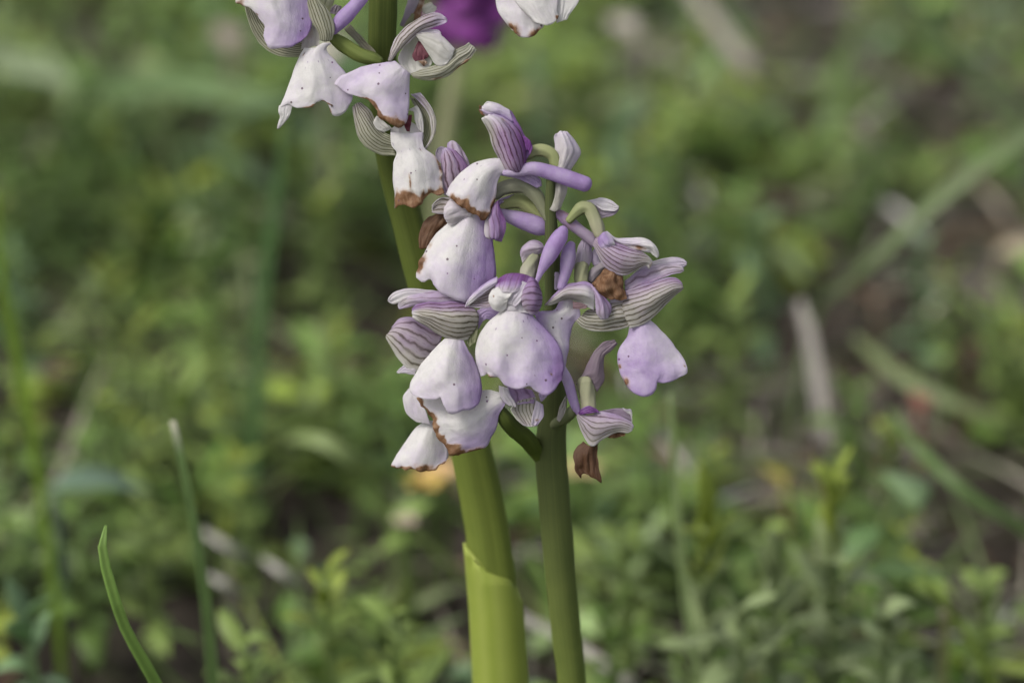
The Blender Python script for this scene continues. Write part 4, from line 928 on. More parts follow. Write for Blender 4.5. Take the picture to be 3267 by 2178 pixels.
# G4 - frontal flower under it, brown frayed lip
f = flower(tall, C((780, 600)), 'lowest flower of the tall spike, wing like green sepals and a lip frayed brown below')
z = 0.3
petal('sepal', f, C, [[(575, 520), (615, 680), (642, 774)], [(480, 470), (480, 620, -.6), (440, 757)], [(410, 380), (370, 540, -1.1), (288, 682)], [(360, 280), (280, 430, -1.1), (178, 557)], [(300, 190), (220, 320, -.8), (138, 425)], [(220, 125), (160, 220, -.3), (118, 285)], [(195, 108), (140, 130), (98, 160)]],
     z, lil=(.03, 0, .05, .2), vein=(9, 1.0, 1.05), green=(.75, .45))
petal('petal', f, C, [[(400, 275), (430, 285)], [(355, 350, -.2), (470, 330, .1)], [(385, 430, -.2), (545, 390)], [(480, 485), (590, 430)]], z - .3, lil=(.02, 0, 0, 0), green=(.15, .2))
petal('sepal', f, C, [[(955, 560), (985, 620, .2), (1010, 682)], [(970, 440), (1030, 500, .5), (1090, 560)], [(955, 330), (1020, 370, .7), (1095, 420)], [(915, 220), (980, 250, .7), (1070, 290)], [(855, 130), (920, 150, .5), (1005, 170)], [(810, 45), (850, 55), (935, 85)]], z + .8, lil=(.02, 0, 0, 0), vein=(6, .9, 1.2), green=(.85, .7))
petal('sepal', f, C, [[(1000, 682), (1012, 690)], [(1080, 545), (1113, 530, -.2)], [(1088, 420), (1140, 400, -.3)], [(1062, 290), (1133, 300, -.3)], [(1000, 170), (1083, 175, -.3)], [(920, 80), (1015, 68, -.2)], [(825, 5), (945, -8)]], z + .4, lil=(.06, .05, 0, .2), green=(.15, 0), vein=(2, .6, .9))
petal('petal', f, C, [[(795, 200), (900, 145)], [(865, 220, -.2), (960, 250)], [(880, 330, -.2), (980, 365)], [(930, 460), (985, 490)]], z, lil=(.03, 0, 0, 0), green=(.2, .15))
petal('column', f, C, [[(805, 265), (840, 265)], [(760, 350, -.3), (830, 360, -.3)], [(745, 390), (815, 430)], [(780, 465), (805, 470)]], z - .2, wine=1.0)
petal('throat', f, C, [[(570, 440), (760, 330, .5), (975, 440)], [(575, 560), (770, 500, .3), (985, 540)], [(600, 680), (780, 640), (960, 640)]], z + .4, lil=(.05, .05, .05, 0), green=(.2, .08))
petal('lip', f, C, [[(572, 480, .6), (760, 490, 0), (968, 480, .6)], [(588, 640, .6), (770, 620, -.7), (972, 600, .6)], [(648, 730, .4), (800, 720, -.9), (992, 680, .4)], [(620, 850, .9), (850, 830, -1.7), (1132, 790, .9)], [(606, 1000, 1), (880, 980, -2), (1216, 930, 1)], [(611, 1130, 1), (880, 1120, -2), (1215, 1060, 1)], [(630, 1260, .8), (740, 1290, -.9), (900, 1260, -1.6), (1060, 1220, -.9), (1225, 1190, .7)],
     [(618, 1420, .6), (740, 1400, -.4), (850, 1408, -.7), (945, 1393, -.7), (1000, 1310, -.7), (1080, 1256, -.5), (1236, 1248, .3)]],
     z - .6, lil=(.02, 0, .16, .0), brown=.16, bu=(0, 1), blobs=[(.36, .70, .03, .10, .85), (.98, .62, .05, .22, .7), (.85, .28, .03, .035, .7)], spots=.55, nu=34, nv=40, ruffle=.35)

# G5 - lips at the top right
f = flower(tall, B((1750, -200)), 'white flower cut by the top edge on the right side of the tall spike')
z = -.5
petal('lip', f, B, [[(1420, -240, .3), (1650, -260, -.5), (1900, -240, .3)], [(1414, 0, .8), (1650, 0, -.8), (1880, 0, .8)], [(1440, 110, .8), (1660, 120, -1.2), (1890, 130, .8)], [(1515, 228, .6), (1680, 240, -.9), (1872, 215, .4)], [(1568, 290, .2), (1650, 353, -.4), (1745, 348, -.3), (1858, 258, .4)]],
     z + 1.5, lil=(.08, 0, 0, .02), blobs=[(.14, .92, .16, .12, .95), (.75, .97, .22, .07, .8)], spots=.2)
petal('lip', f, B, [[(1560, -240), (1750, -260, -.4), (2000, -240)], [(1590, 0, .6), (1780, 0, -.9), (2000, 0, .5)], [(1680, 110, .4), (1820, 90, -1), (1992, 120, .3)], [(1782, 212, 0), (1880, 237, -.5), (1952, 214, -.3), (2003, 150, 0)]], z, lil=(.0, 0, .05, 0), blobs=[(.93, .97, .08, .10, .9)], spots=.2)
petal('petal', f, B, [[(1900, -240), (2280, -240)], [(1940, 0, -.3), (2197, 8)], [(1970, 100, -.4), (2138, 100)], [(1985, 212), (2082, 185)]], z + .8, lil=(.0, 0, 0, 0), blobs=[(.3, .33, .22, .035, .8)])
tube('ovary', f, B, [(1800, -280, 40), (1500, -560, 50), (1000, -640, 52), (600, -560, 45), (430, -420, 30)], z + 5, tint=(0.14, 0, .2, .2), ridge=.14)

# G6 - faded flower behind the stem
f = flower(tall, B((680, 60)), 'faded brown and cream flower behind the tall stem')
z = 11.0
petal('lip', f, B, [[(540, 290), (600, 290)], [(600, 150, -.5), (700, 180)], [(640, 40, -.5), (730, 100)], [(690, -80), (760, -40)]], z, blobs=[(.5, .5, 3, 3, .75)])
petal('petal', f, B, [[(735, 110), (760, 135)], [(735, 60, -.3), (810, 130)], [(790, 28), (860, 100)], [(830, 35), (858, 60)]], z - .3, lil=(.0, 0, 0, 0), green=(.3, .3), blobs=[(.0, .5, .25, .6, .6)])
petal('bract', f, B, [[(515, 240), (560, 260)], [(560, 110, -.4), (640, 130)], [(600, -20, -.4), (700, 0)], [(660, -160), (700, -150)]], z - .4, lil=(.3, 0, 0, 0), dull=.45)
petal('bract', f, B, [[(540, 280), (600, 300)], [(590, 190, -.3), (640, 230)], [(630, 130), (650, 140)]], z - .6, green=(1, 1))

# ------------------------------------------------------------------ magenta orchid far behind
def magenta_orchid():
    yw = 0.25
    head = D(1070, 45, yw)
    foot = D(1150, 1700, yw); foot[2] = 0.0
    t = thing_node('orchid', foot, 'magenta orchid out of focus behind, at the top edge between the two white flowers', 'orchid')
    def T(name, pts, rad, tint, mat, extra=(0, 0, 0, 0)):
        pts = np.array(pts); n, sd = 30, 12
        seg = np.linalg.norm(np.diff(pts, axis=0), axis=1); tt = np.concatenate([[0], np.cumsum(seg)]); tt /= tt[-1]
        u = np.linspace(0, 1, n); c = cr_at(pts, tt, u); r = np.interp(u, tt, rad)
        tl = np.gradient(c, axis=0); tl /= np.linalg.norm(tl, axis=1)[:, None]
        s = np.cross(tl, FWD); s /= np.linalg.norm(s, axis=1)[:, None]; w = np.cross(s, tl)
        a = np.linspace(0, 2 * np.pi, sd, endpoint=False)
        V = c[:, None] + (s[:, None] * np.cos(a)[None, :, None] + w[:, None] * np.sin(a)[None, :, None]) * r[:, None, None]
        i = np.arange(n * sd).reshape(n, sd); j = np.roll(i, -1, 1)
        fc = np.stack([i[:-1], j[:-1], j[1:], i[1:]], -1).reshape(-1, 4)
        uv = np.stack([np.tile(a / 6.28, (n, 1)), np.tile(u[:, None], (1, sd))], -1).reshape(-1, 2)
        mesh_obj(name, V.reshape(-1, 3), fc, mat, t.e, t.w, uv=uv, attrs={'tint': np.tile(np.array(tint, float), (n * sd, 1)), 'extra': np.tile(np.array(extra, float), (n * sd, 1))})
    st = [head + np.array([0.001, 0, 0.03]), head, D(1052, 140, yw), D(1032, 260, yw), D(1018, 360, yw), D(1008, 470, yw), D(1022, 620, yw), D(1052, 820, yw), D(1085, 1020, yw), D(1112, 1230, yw), D(1136, 1480, yw), foot]
    T('stem', st, [.0006, .0012, .0016, .0018, .0018, .0018, .0018, .0018, .0018, .0018, .0018, .002], (0.20, 0, .55, 0.1), M_STALK)
    r2 = np.random.default_rng(5)
    for k, (px, py, yy) in enumerate([(1022, 15, -.004), (1062, -8, -.006), (1105, 25, -.004), (1030, 48, -.003), (1072, 44, -.008), (1104, 54, -.002), (1095, -20, .004), (1048, 30, .006), (1125, 2, -.001), (1040, -60, 0), (1090, -70, 0)]):
        c = D(px, py, yw + yy)
        fl = Node(empty('flower', c, t.e, t.w), c)
        out = c - head; out[1] -= .008; out /= np.linalg.norm(out) + 1e-9
        side = np.cross(out, [0, 0, 1]); side /= np.linalg.norm(side) + 1e-9
        up = np.cross(side, out)
        def sheet(name, a0, a1, L, W, droop, lil):
            nu, nv = 9, 10
            V = np.zeros((nv, nu, 3))
            for i, v in enumerate(np.linspace(0, 1, nv)):
                for j, uu in enumerate(np.linspace(-1, 1, nu)):
                    w = W * math.sin(math.pi * (.12 + .78 * v)) * (1 + .1 * math.cos(3 * math.pi * uu) * v)
                    V[i, j] = c + out * (a0 + math.cos(droop * v) * L * v) + up * (a1 - math.sin(droop * v) * L * v - .35 * w * uu * uu) + side * (w * uu)
            i = np.arange(nu * nv).reshape(nv, nu)
            fc = np.stack([i[:-1, :-1], i[1:, :-1], i[1:, 1:], i[:-1, 1:]], -1).reshape(-1, 4)
            T_ = np.zeros((nu * nv, 4)); T_[:, 0] = lil
            mesh_obj(name, V.reshape(-1, 3), fc, M_MAG, fl.e, fl.w, attrs={'tint': T_, 'extra': np.zeros((nu * nv, 4))}, thick=.3)
        s = r2.uniform(.68, .9)
        sheet('lip', .001, 0, .007 * s, .0045 * s, 1.3, r2.uniform(.25, .7))
        sheet('sepal', 0, .0015, .006 * s, .003 * s, -.5, r2.uniform(.6, 1))
        sheet('sepal', -.001, .001, .006 * s, .0026 * s, -1.3, r2.uniform(.6, 1))

def make_magenta():
    m = NT('magenta_petal')
    l, *_ = m.attr('tint')
    n = m.noise(300, 3)
    col = m.ramp(m.math('ADD', l, m.math('MULTIPLY', m.math('SUBTRACT', n, .5), .4)), [(0.1, (0.36, 0.10, 0.38)), (0.5, (0.17, 0.03, 0.19)), (1.0, (0.055, 0.012, 0.065))])
    return m.finish(col, rough=.5, spec=.3, trans=.3)
M_MAG = make_magenta()
magenta_orchid()

# ------------------------------------------------------------------ blades and stalks
def dP(x, y, dz): return P(x * D2S, y * D2S, dz)
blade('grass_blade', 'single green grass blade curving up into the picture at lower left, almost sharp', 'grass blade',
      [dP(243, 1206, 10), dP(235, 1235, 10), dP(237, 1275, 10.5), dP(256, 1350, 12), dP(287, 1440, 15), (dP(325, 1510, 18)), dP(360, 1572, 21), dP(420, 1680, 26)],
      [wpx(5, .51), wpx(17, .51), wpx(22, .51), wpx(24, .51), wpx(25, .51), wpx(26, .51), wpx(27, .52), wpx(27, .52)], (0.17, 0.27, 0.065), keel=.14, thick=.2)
blade('grass_blade', 'slender soft green grass blade with a pale tip, right of the curved one', 'grass blade',
      [dP(396, 966, 62), dP(402, 990, 62), dP(418, 1060, 63), dP(440, 1170, 66), dP(460, 1290, 70), dP(476, 1410, 75), dP(490, 1570, 82), dP(495, 1650, 86)],
      [wpx(10, .57), wpx(15, .57), wpx(15, .57), wpx(18, .57), wpx(20, .57), wpx(22, .58), wpx(24, .58), wpx(24, .58)], (0.140, 0.215, 0.075), tipcol=(.40, .38, .30), keel=.3)
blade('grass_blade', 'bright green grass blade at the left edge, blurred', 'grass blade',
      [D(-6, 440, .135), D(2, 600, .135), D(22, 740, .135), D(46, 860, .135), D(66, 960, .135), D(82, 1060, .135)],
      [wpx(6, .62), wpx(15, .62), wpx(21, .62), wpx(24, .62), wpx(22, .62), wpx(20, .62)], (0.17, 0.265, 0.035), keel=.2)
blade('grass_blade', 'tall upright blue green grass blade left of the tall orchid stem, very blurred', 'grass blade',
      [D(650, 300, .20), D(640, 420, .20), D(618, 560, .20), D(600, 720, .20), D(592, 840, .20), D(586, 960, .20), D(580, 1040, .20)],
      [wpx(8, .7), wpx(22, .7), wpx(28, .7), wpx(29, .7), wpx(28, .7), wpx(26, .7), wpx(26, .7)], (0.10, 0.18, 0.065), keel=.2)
blade('plant_stalk', 'thin pale green stalk standing to the right of the nearest orchid', 'stalk',
      [D(1538, 905, .085), D(1542, 950, .085), D(1549, 1080, .085), D(1560, 1230, .085), D(1575, 1370, .085), D(1592, 1500, .085), D(1606, 1600, .085)],
      [wpx(5, .6), wpx(11, .6), wpx(13, .6), wpx(14, .6), wpx(16, .6), wpx(17, .6), wpx(18, .6)], (0.25, 0.32, 0.14), keel=.5)
blade('grass_blade', 'long grey green blade arching down from the right edge', 'grass blade',
      [H(2480, 225, .085), H(2352, 318, .08), H(2230, 400, .074), H(2120, 490, .066), H(2030, 575, .058), H(1950, 645, .048), H(1880, 705, .035)],
      [wpx(25, .76), wpx(27, .76), wpx(27, .76), wpx(26, .76), wpx(24, .76), wpx(21, .76), wpx(15, .76)], (0.20, 0.26, 0.125), keel=.25)
blade('dry_stalk', 'grey dry stalk leaning down from the end of the arching blade', 'dry stalk',
      [H(1836, 690, .045), H(1856, 760, .04), H(1872, 850, .033), H(1884, 940, .026), H(1894, 1030, .018), H(1902, 1090, .008)],
      [wpx(14, .8), wpx(22, .8), wpx(26, .8), wpx(28, .8), wpx(28, .8), wpx(28, .8)], (.25, .23, .205), mat=M_STRAW, keel=.4)
blade('dry_stalk', 'pinkish grey dry stalk slanting down at the top, right of centre', 'dry stalk',
      [H(1560, -60, .05), H(1610, 10, .046), H(1670, 90, .04), H(1730, 165, .034), H(1790, 240, .02)],
      [wpx(24, .9), wpx(30, .9), wpx(36, .9), wpx(34, .9), wpx(28, .9)], (.21, .185, .16), mat=M_STRAW, keel=.4)
blade('dry_stalk', 'dry straw lying behind the two orchid stems at the bottom edge', 'dry stalk',
      [H(1180, 1405, .03), H(1235, 1435, .028), H(1300, 1465, .026), H(1370, 1510, .024), H(1450, 1570, .02), H(1520, 1630, .01)],
      [wpx(18, .63), wpx(19, .63), wpx(20, .63), wpx(21, .62), wpx(22, .62), wpx(22, .62)], (.27, .26, .22), mat=M_STRAW, keel=.4)
blade('grass_blade', 'thin green blade slanting down to the right edge at lower right', 'grass blade',
      [H(2040, 940, .05), H(2110, 1030, .048), H(2180, 1100, .046), H(2260, 1160, .042), H(2360, 1220, .036)],
      [wpx(10, .7), wpx(20, .7), wpx(22, .7), wpx(22, .7), wpx(22, .7)], (0.10, 0.16, 0.05), keel=.3)
blade('grass_blade', 'pale flat blade lying from mid right towards the right edge', 'grass blade',
      [H(1960, 770, .03), H(2020, 825, .03), H(2090, 880, .028), H(2200, 930, .026), H(2300, 975, .022), H(2380, 1015, .015)],
      [wpx(8, .78), wpx(26, .78), wpx(28, .76), wpx(26, .75), wpx(24, .74), wpx(22, .73)], (0.165, 0.205, 0.085), keel=.15)
blade('grass_blade', 'fine light green blade in the lower right corner', 'grass blade',
      [D(2110, 1310, .10), D(2150, 1360, .10), D(2200, 1430, .10), D(2250, 1510, .10), D(2290, 1590, .10)],
      [wpx(8, .6), wpx(14, .6), wpx(15, .6), wpx(16, .6), wpx(17, .6)], (0.15, 0.21, 0.035), keel=.3)
blade('plant_stalk', 'short brownish stalk with a pale tip in the lower right corner', 'stalk',
      [D(2168, 1400, .10), D(2170, 1440, .10), D(2168, 1500, .10), D(2164, 1580, .10)], [wpx(16, .6), wpx(18, .6), wpx(20, .6), wpx(22, .6)], (0.16, 0.17, 0.07), tipcol=(.3, .22, .22), keel=.4)
blade('grass_blade', 'blurred grey green blade lying level at upper left', 'grass blade',
      [H(690, 262, .045), H(600, 235, .046), H(480, 205, .046), H(380, 190, .044), H(280, 196, .04), H(200, 210, .03)],
      [wpx(16, .95), wpx(46, .95), wpx(54, .95), wpx(54, .95), wpx(50, .95), wpx(44, .95)], (0.135, 0.205, 0.085), keel=.2)
blade('grass_blade', 'pale blurred leaf blade poking in at the top left edge', 'grass blade',
      [H(160, 190, .05), H(100, 160, .05), H(40, 148, .05), H(-40, 140, .04)], [wpx(20, .95), wpx(50, .95), wpx(54, .95), wpx(50, .95)], (0.20, 0.25, 0.14), keel=.2)
blade('grass_blade', 'pale green arching leaf left of the lowest white lips', 'grass blade',
      [H(655, 1012, .04), H(700, 1005, .044), H(760, 1022, .044), H(815, 1062, .04), H(868, 1108, .03)], [wpx(10, .68), wpx(24, .68), wpx(34, .68), wpx(36, .68), wpx(30, .68)], (0.22, 0.28, 0.11), keel=.2)
blade('grass_blade', 'olive green blade slanting down towards the upper right corner', 'grass blade',
      [D(2040, -60, .44), D(2110, 20, .44), D(2190, 110, .44), D(2260, 190, .44), D(2330, 250, .44)], [wpx(20, 1), wpx(32, .95), wpx(34, .95), wpx(34, .95), wpx(30, .95)], (0.135, 0.185, 0.085), keel=.25)
blade('grass_blade', 'pale blade rising upright at upper right', 'grass blade',
      [D(1964, 20, .43), D(1952, 120, .43), D(1930, 240, .43), D(1902, 340, .43), D(1884, 400, .43)], [wpx(18, .95), wpx(34, .95), wpx(38, .95), wpx(36, .95), wpx(30, .95)], (0.15, 0.21, 0.085), keel=.2)
for i, (x0, y0, x1, y1, w) in enumerate([(462, 1218, 562, 1278, 26), (602, 1282, 688, 1342, 26), (474, 1318, 552, 1362, 22), (1870 - 760, 1372 + 30, 1190, 1412, 18)]):
    blade('straw_piece', ['pale bit of straw left of the tall orchid, the upper left one', 'pale bit of straw nearest the tall orchid stem on its left', 'pale bit of straw left of the tall orchid, the lowest one', 'grey straw tip showing behind the leaf sheath'][i], 'straw',
          [H(x0, y0, .024), H((x0 + x1) / 2, (y0 + y1) / 2, .025), H(x1, y1, .021), H(x1 + 20, y1 + 14, .012)], [wpx(w * .4, .65), wpx(w * .7, .65), wpx(w * .7, .65), wpx(w * .5, .65)], (.27, .26, .225), mat=M_STRAW, group='bits of straw', keel=.3)

# broad single leaves near the ground
def big_leaf(label, x, y, z, L, W, az, el, col, curl=.3, cat='leaf', group=None, name='broad_leaf'):
    base = H(x, y, z)
    v, f_, c = leaf_batch(np.array([base]), np.array([az]), np.array([el]), np.array([L]), np.array([W]), np.array([curl]), np.array([.12]), np.array([col]), na=9, shape=.85)
    st = np.array([base[0], base[1], ground_z(base[0], base[1])])
    # a short leaf stalk down to the soil keeps the leaf rooted
    sv, sf, _ = strip_mesh([base + np.array([0, 0, .0002]), (base + st) / 2 + np.array([.001, .001, 0]), st], [W * .12] * 3, .3, nseg=6)
    h = Heap(); h.add(v, f_, c); cc = np.ones((len(sv), 4)); cc[:, :3] = np.array(col) * .9; h.add(sv, sf, cc)
    o = h.build(name, M_LEAF, origin=st, thick=.25); o.location = st
    tag(o, label, cat, group)
big_leaf('large blue green leaf lying at lower left near the left edge', 120, 1125, .034, .020, .013, .35, .10, (.12, .185, .115))
big_leaf('grey green blurred leaf left of the tall spike, high in the picture', 500, 300, .045, .024, .014, .5, .3, (.125, .20, .10))
big_leaf('wide grey green leaf below the level blade at upper left', 420, 340, .04, .028, .010, -.6, .1, (.125, .195, .085))
big_leaf('rounded pale green leaf at far right, half way down', 2060, 1090, .045, .013, .009, -1.4, .2, (.15, .22, .10))
big_leaf('flat green leaf pointing right at lower right', 1960, 1330, .04, .018, .007, .2, .2, (.125, .205, .06))
big_leaf('mid green leaf tilted up in the lower right herb', 1930, 1290, .04, .012, .006, .6, .7, (.10, .17, .06))
big_leaf('yellowing leaf lying at lower right', 1800, 1110, .02, .012, .006, 1.9, .2, (.42, .37, .09), name='yellow_leaf')
big_leaf('small red leaf at far right', 2110, 935, .03, .007, .005, 1.3, .3, (.26, .10, .065), name='red_leaf')
big_leaf('rust brown leaf in the soil at far left', 90, 862, .018, .010, .006, .3, .2, (.13, .08, .05), name='brown_leaf')
big_leaf('brown fallen leaf on the right, lying on bare soil', 2010, 690, .018, .012, .007, .8, .1, (.25, .18, .12), name='brown_leaf')
big_leaf('tan fallen leaf at the right edge', 2290, 575, .02, .030, .010, .1, .05, (.34, .29, .20), name='brown_leaf')
big_leaf('reddish twig like leaf at the right edge below the tan one', 2220, 795, .02, .022, .005, .2, .05, (.22, .08, .045), name='brown_leaf')

big_leaf('pale dry leaf blurred at the top, left of the topmost white flowers', 740, 150, .05, .016, .010, 1.3, .5, (.36, .32, .27), name='dry_leaf')
big_leaf('pinkish pale dry leaf blurred near the top at upper left', 525, 115, .05, .014, .009, 1.6, .5, (.30, .25, .20), name='dry_leaf')
big_leaf('whitish dead leaf between the magenta orchid and the pinkish dry stalk', 1465, 80, .05, .013, .006, 2.2, .4, (.33, .30, .26), name='dry_leaf')

def bloom(name, label, x, y, z, petals, L, col, col2):
    """a small flower head on a stalk: ring of petals, centre, stalk"""
    c = H(x, y, z); st = np.array([c[0], c[1] + .002, ground_z(c[0], c[1])])
    t = empty(name, st); tag(t, label, 'flower')
    h = Heap(); az = np.linspace(0, 6.283, petals, endpoint=False) + .3
    h.add(*leaf_batch(np.tile(c, (petals, 1)), az, np.full(petals, .5), np.full(petals, L), np.full(petals, L * .7), np.full(petals, .3), np.full(petals, .15), np.tile(col, (petals, 1)), na=6, shape=1.2))
    h.build('petals', M_LEAF, parent=t, origin=st, thick=.15)
    sv, sf, _ = strip_mesh([c, (c + st) / 2 + np.array([.001, 0, 0]), st], [.0012] * 3, .5, nseg=8)
    cc = np.ones((len(sv), 4)); cc[:, :3] = COLS['G']
    mesh_obj('stalk', sv, sf, M_LEAF, t, st, attrs={'col': cc}, thick=.3)
    b = Heap(); k = 14; a2 = rng.uniform(0, 6.28, k)
    b.add(*leaf_batch(np.tile(c, (k, 1)), a2, rng.uniform(.6, 1.5, k), np.full(k, L * .35), np.full(k, L * .12), np.zeros(k), np.zeros(k), np.tile(col2, (k, 1)), na=3))
    b.build('centre', M_LEAF, parent=t, origin=st)
bloom('small_flower', 'yellow and orange flower behind the lowest white lip, left of the tall stem', 975, 1112, .03, 5, .0052, (.60, .45, .13), (.5, .30, .08))
bloom('small_flower', 'peach coloured flower right behind the yellow one', 1010, 1088, .03, 5, .0050, (.62, .42, .22), (.5, .3, .15))
bloom('small_flower', 'pale pink seed head below the yellow flower', 933, 1198, .03, 6, .0030, (.50, .42, .32), (.4, .3, .2))
bloom('small_flower', 'tan flower glimpsed between the stem and the shrivelled lip', 1338, 1085, .03, 5, .0048, (.50, .40, .20), (.4, .3, .15))

# leafy herbs one can tell apart
def herb(label, x, y, h, L, n, key, wr=.42, group=None, spread=1.0, cols=None, el=(.1, .9), upright=False):
    """x, y = top of the herb in the 2352-wide view, h its height"""
    top = H(x, y, h); st = np.array([top[0], top[1], ground_z(top[0], top[1])])
    t = empty('leafy_herb', st); tag(t, label, 'herb', group)
    col0 = np.array(COLS[key])
    sv, sf, _ = strip_mesh([top, (top + st) / 2 + np.array([.0012, 0, 0]), st], [.0012, .0016, .0019], .6, nseg=8)
    cc = np.ones((len(sv), 4)); cc[:, :3] = col0 * .6 + np.array([.09, .12, .05])
    mesh_obj('stem', sv, sf, M_LEAF, t, st, attrs={'col': cc}, thick=.4)
    g = 2.4
    lv = 1 - (np.arange(n) / n) ** 1.1 * .85
    for k in range(n):
        p = st + (top - st) * lv[k]
        l = L * (.62 + .5 * (1 - lv[k]) + rng.uniform(-.3, .25)) * spread
        e = el[1] * lv[k] + el[0] * (1 - lv[k]) + rng.uniform(-.2, .2)
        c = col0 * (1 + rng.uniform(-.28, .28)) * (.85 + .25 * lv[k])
        if cols and lv[k] > .75: c = np.array(COLS[cols]) * (1 + rng.uniform(-.15, .15))
        v, f_, cl = leaf_batch(np.array([p]), np.array([k * g + rng.uniform(-.3, .3)]), np.array([e]), np.array([l]), np.array([l * wr * rng.uniform(.85, 1.15)]), np.array([rng.uniform(-.1, .7)]), np.array([rng.uniform(.05, .3)]), np.array([c]), na=7, shape=.9)
        mesh_obj('leaf', v, f_, M_LEAF, t, st, attrs={'col': cl}, thick=.2)

herb('bright topped leafy herb at lower right, below the grey dry stalk', 1912, 1110, .062, .0150, 30, 'P', wr=.34, cols='Y', el=(.2, 1.25))
herb('yellow green leafy herb right of the thin pale stalk', 1622, 1180, .060, .0135, 28, 'P', wr=.34, cols='Y', el=(.3, 1.3))
herb('spreading grey green herb at the bottom right of centre', 1700, 1400, .050, .0170, 22, 'P', wr=.28)
herb('feathery light green herb between the two bright topped ones', 1775, 1290, .055, .0135, 28, 'P', wr=.32, cols='P', el=(.3, 1.2))
herb('feathery light green herb under the flat green leaf at lower right', 2030, 1420, .05, .0130, 26, 'P', wr=.32, el=(.2, 1.0))
herb('leafy herb left of the thin pale stalk beside the orchid stem', 1430, 1240, .045, .0120, 16, 'L')
herb('yellow green leafy sprig just left of the leaf sheath', 745, 1330, .05, .0120, 14, 'L', cols='Y')
herb('bushy green herb at the bottom between the sheath and the blades', 900, 1420, .05, .0140, 16, 'L')
herb('pale herb at the bottom left corner', 60, 1420, .045, .0150, 14, 'B')
herb('low green herb at bottom left right of the curved blade', 560, 1480, .045, .0130, 14, 'L')
herb('tall yellowish sprig at left, above the pale tipped blade', 450, 520, .04, .0105, 12, 'L', cols='P')
MARKS = [('the curved grass blade', 260, 1350), ('the pale tipped blade', 420, 1080), ('the bright left edge blade', 30, 760), ('the blue green upright blade', 605, 640), ('the large blue green leaf', 170, 1110),
         ('the level grey green blade', 430, 200), ('the pale top left blade', 60, 160), ('the topmost orchid flowers', 690, 150), ('the leaf sheath', 1110, 1350), ('the tall orchid stem', 930, 560),
         ('the lowest white lips', 950, 1000), ('the magenta orchid', 1070, 60), ('the long lilac spur', 1330, 410), ('the closed striped hood', 1460, 580), ('the rightmost lilac lip', 1500, 820), ('the shrivelled brown lip', 1350, 1060),
         ('the thin pale stalk', 1560, 1200), ('the grey dry stalk', 1875, 880), ('the arching grey green blade', 2120, 480), ('the pinkish dry stalk', 1650, 80), ('the bright topped herb', 1912, 1120), ('the yellow leaf', 1800, 1080),
         ('the red leaf', 2110, 915), ('the slanting lower right blade', 2200, 1120), ('the tan fallen leaf', 2290, 575), ('the upright pale blade at upper right', 1940, 200), ('the corner stalk', 2168, 1450)]
_used = set()
def place_label(x, y, k, c):
    tone = {'G': 'mid green', 'L': 'light green', 'B': 'blue green', 'D': 'dark green', 'P': 'pale green'}[k] + (' yellow tipped' if c == 'Y' else '')
    near = sorted(MARKS, key=lambda m: (m[1] - x) ** 2 + (m[2] - y) ** 2)
    for n_, mx, my in near[:4]:
        dx, dy = x - mx, y - my
        s = []
        if abs(dy) > .45 * abs(dx): s.append('above' if dy < 0 else 'below')
        if abs(dx) > .45 * abs(dy): s.append('left of' if dx < 0 else 'right of')
        w = ' and '.join(s)
        l = 'blurred %s herb %s %s' % (tone, w, n_)
        if l not in _used: break
    _used.add(l)
    return l
MID = 'blurred green herbs left of the orchids'
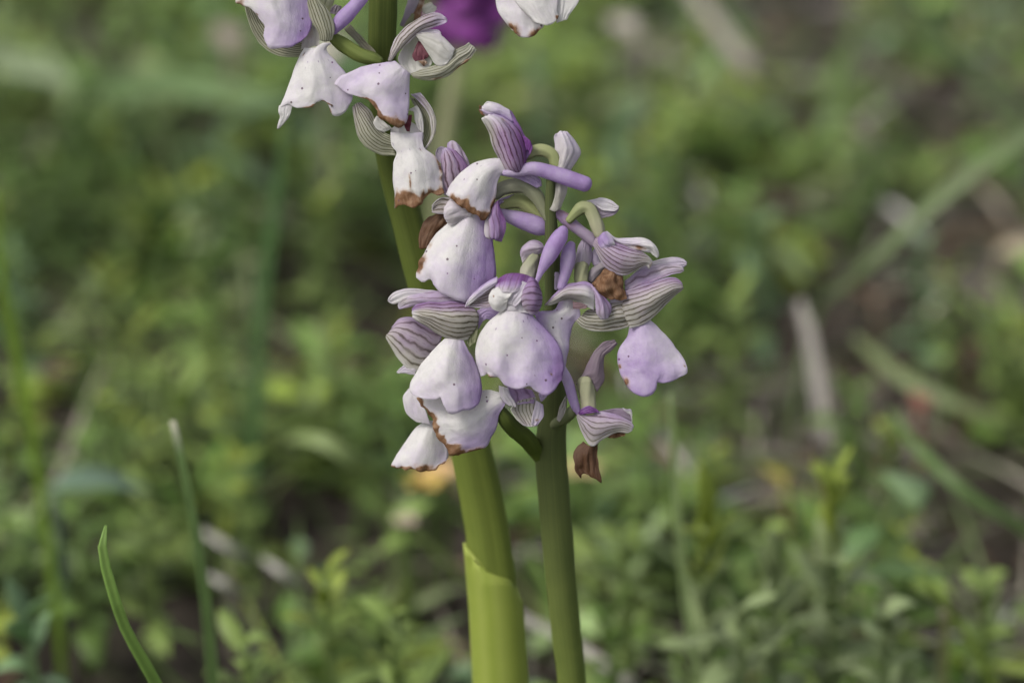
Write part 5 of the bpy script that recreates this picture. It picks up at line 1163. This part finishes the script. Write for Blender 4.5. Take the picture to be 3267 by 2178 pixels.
for (x, y, h, L, n, k, c) in [(250, 640, .035, .011, 12, 'L', 'Y'), (180, 690, .034, .012, 12, 'L', None), (310, 770, .034, .012, 12, 'L', 'Y'), (370, 850, .034, .012, 12, 'L', None), (260, 920, .034, .011, 12, 'G', 'Y'), (420, 900, .036, .011, 12, 'L', None),
                              (560, 900, .036, .012, 12, 'G', None), (760, 760, .036, .011, 12, 'L', 'Y'), (820, 880, .038, .013, 12, 'G', 'G'), (330, 1000, .034, .010, 12, 'L', 'Y'), (180, 1180, .036, .011, 12, 'G', None), (330, 1180, .036, .010, 12, 'L', None), (560, 1060, .036, .010, 12, 'L', 'Y'), (480, 640, .034, .011, 12, 'G', None)]:
    herb(place_label(x, y, k, c), x, y, h, L, n, k, cols=c, group=MID)
RGT_ = 'blurred green herbs right of the orchids'
for (x, y, h, L, n, k, c) in [(1330, 330, .04, .013, 12, 'G', 'Y'), (1430, 250, .04, .013, 12, 'B', None), (1250, 180, .04, .013, 12, 'B', None), (1400, 480, .038, .012, 12, 'L', 'Y'), (1500, 400, .038, .012, 12, 'G', None), (1560, 560, .036, .012, 12, 'L', None), (1540, 300, .038, .012, 12, 'G', 'Y'), (1480, 620, .036, .012, 12, 'G', None),
                              (1640, 430, .036, .011, 12, 'G', 'Y'), (1750, 520, .034, .010, 12, 'B', None), (1680, 700, .034, .011, 12, 'L', None), (2180, 640, .034, .012, 12, 'L', 'Y'), (2120, 560, .034, .012, 12, 'B', None), (2300, 700, .034, .011, 12, 'L', 'Y'), (1960, 900, .036, .012, 12, 'G', 'G'), (2040, 980, .036, .012, 12, 'G', 'Y'),
                              (1480, 1000, .036, .010, 12, 'G', None), (1640, 1050, .036, .010, 12, 'G', 'Y'), (1760, 1230, .036, .010, 12, 'L', None), (2080, 1220, .036, .010, 12, 'G', 'Y'), (2260, 1340, .036, .010, 12, 'L', None), (1400, 1420, .04, .010, 12, 'G', None)]:
    herb(place_label(x, y, k, c), x, y, h, L, n, k, cols=c, group=RGT_)
TOPL = 'far blurred herbs at the top left'
for (x, y, h, L, n, k, c) in [(250, 290, .04, .013, 12, 'G', 'Y'), (535, 250, .045, .013, 12, 'G', 'Y'), (540, 350, .04, .012, 12, 'G', 'Y'), (60, 360, .04, .013, 12, 'D', None), (250, 60, .05, .015, 12, 'G', None), (400, 20, .05, .015, 12, 'G', None), (530, 60, .045, .014, 12, 'L', None), (130, 300, .04, .014, 12, 'D', None), (40, 570, .04, .014, 12, 'B', None), (700, 320, .04, .013, 12, 'G', None), (740, 460, .04, .012, 12, 'L', 'Y')]:
    herb(place_label(x, y, k, c), x, y, h, L, n, k, cols=c, group=TOPL)
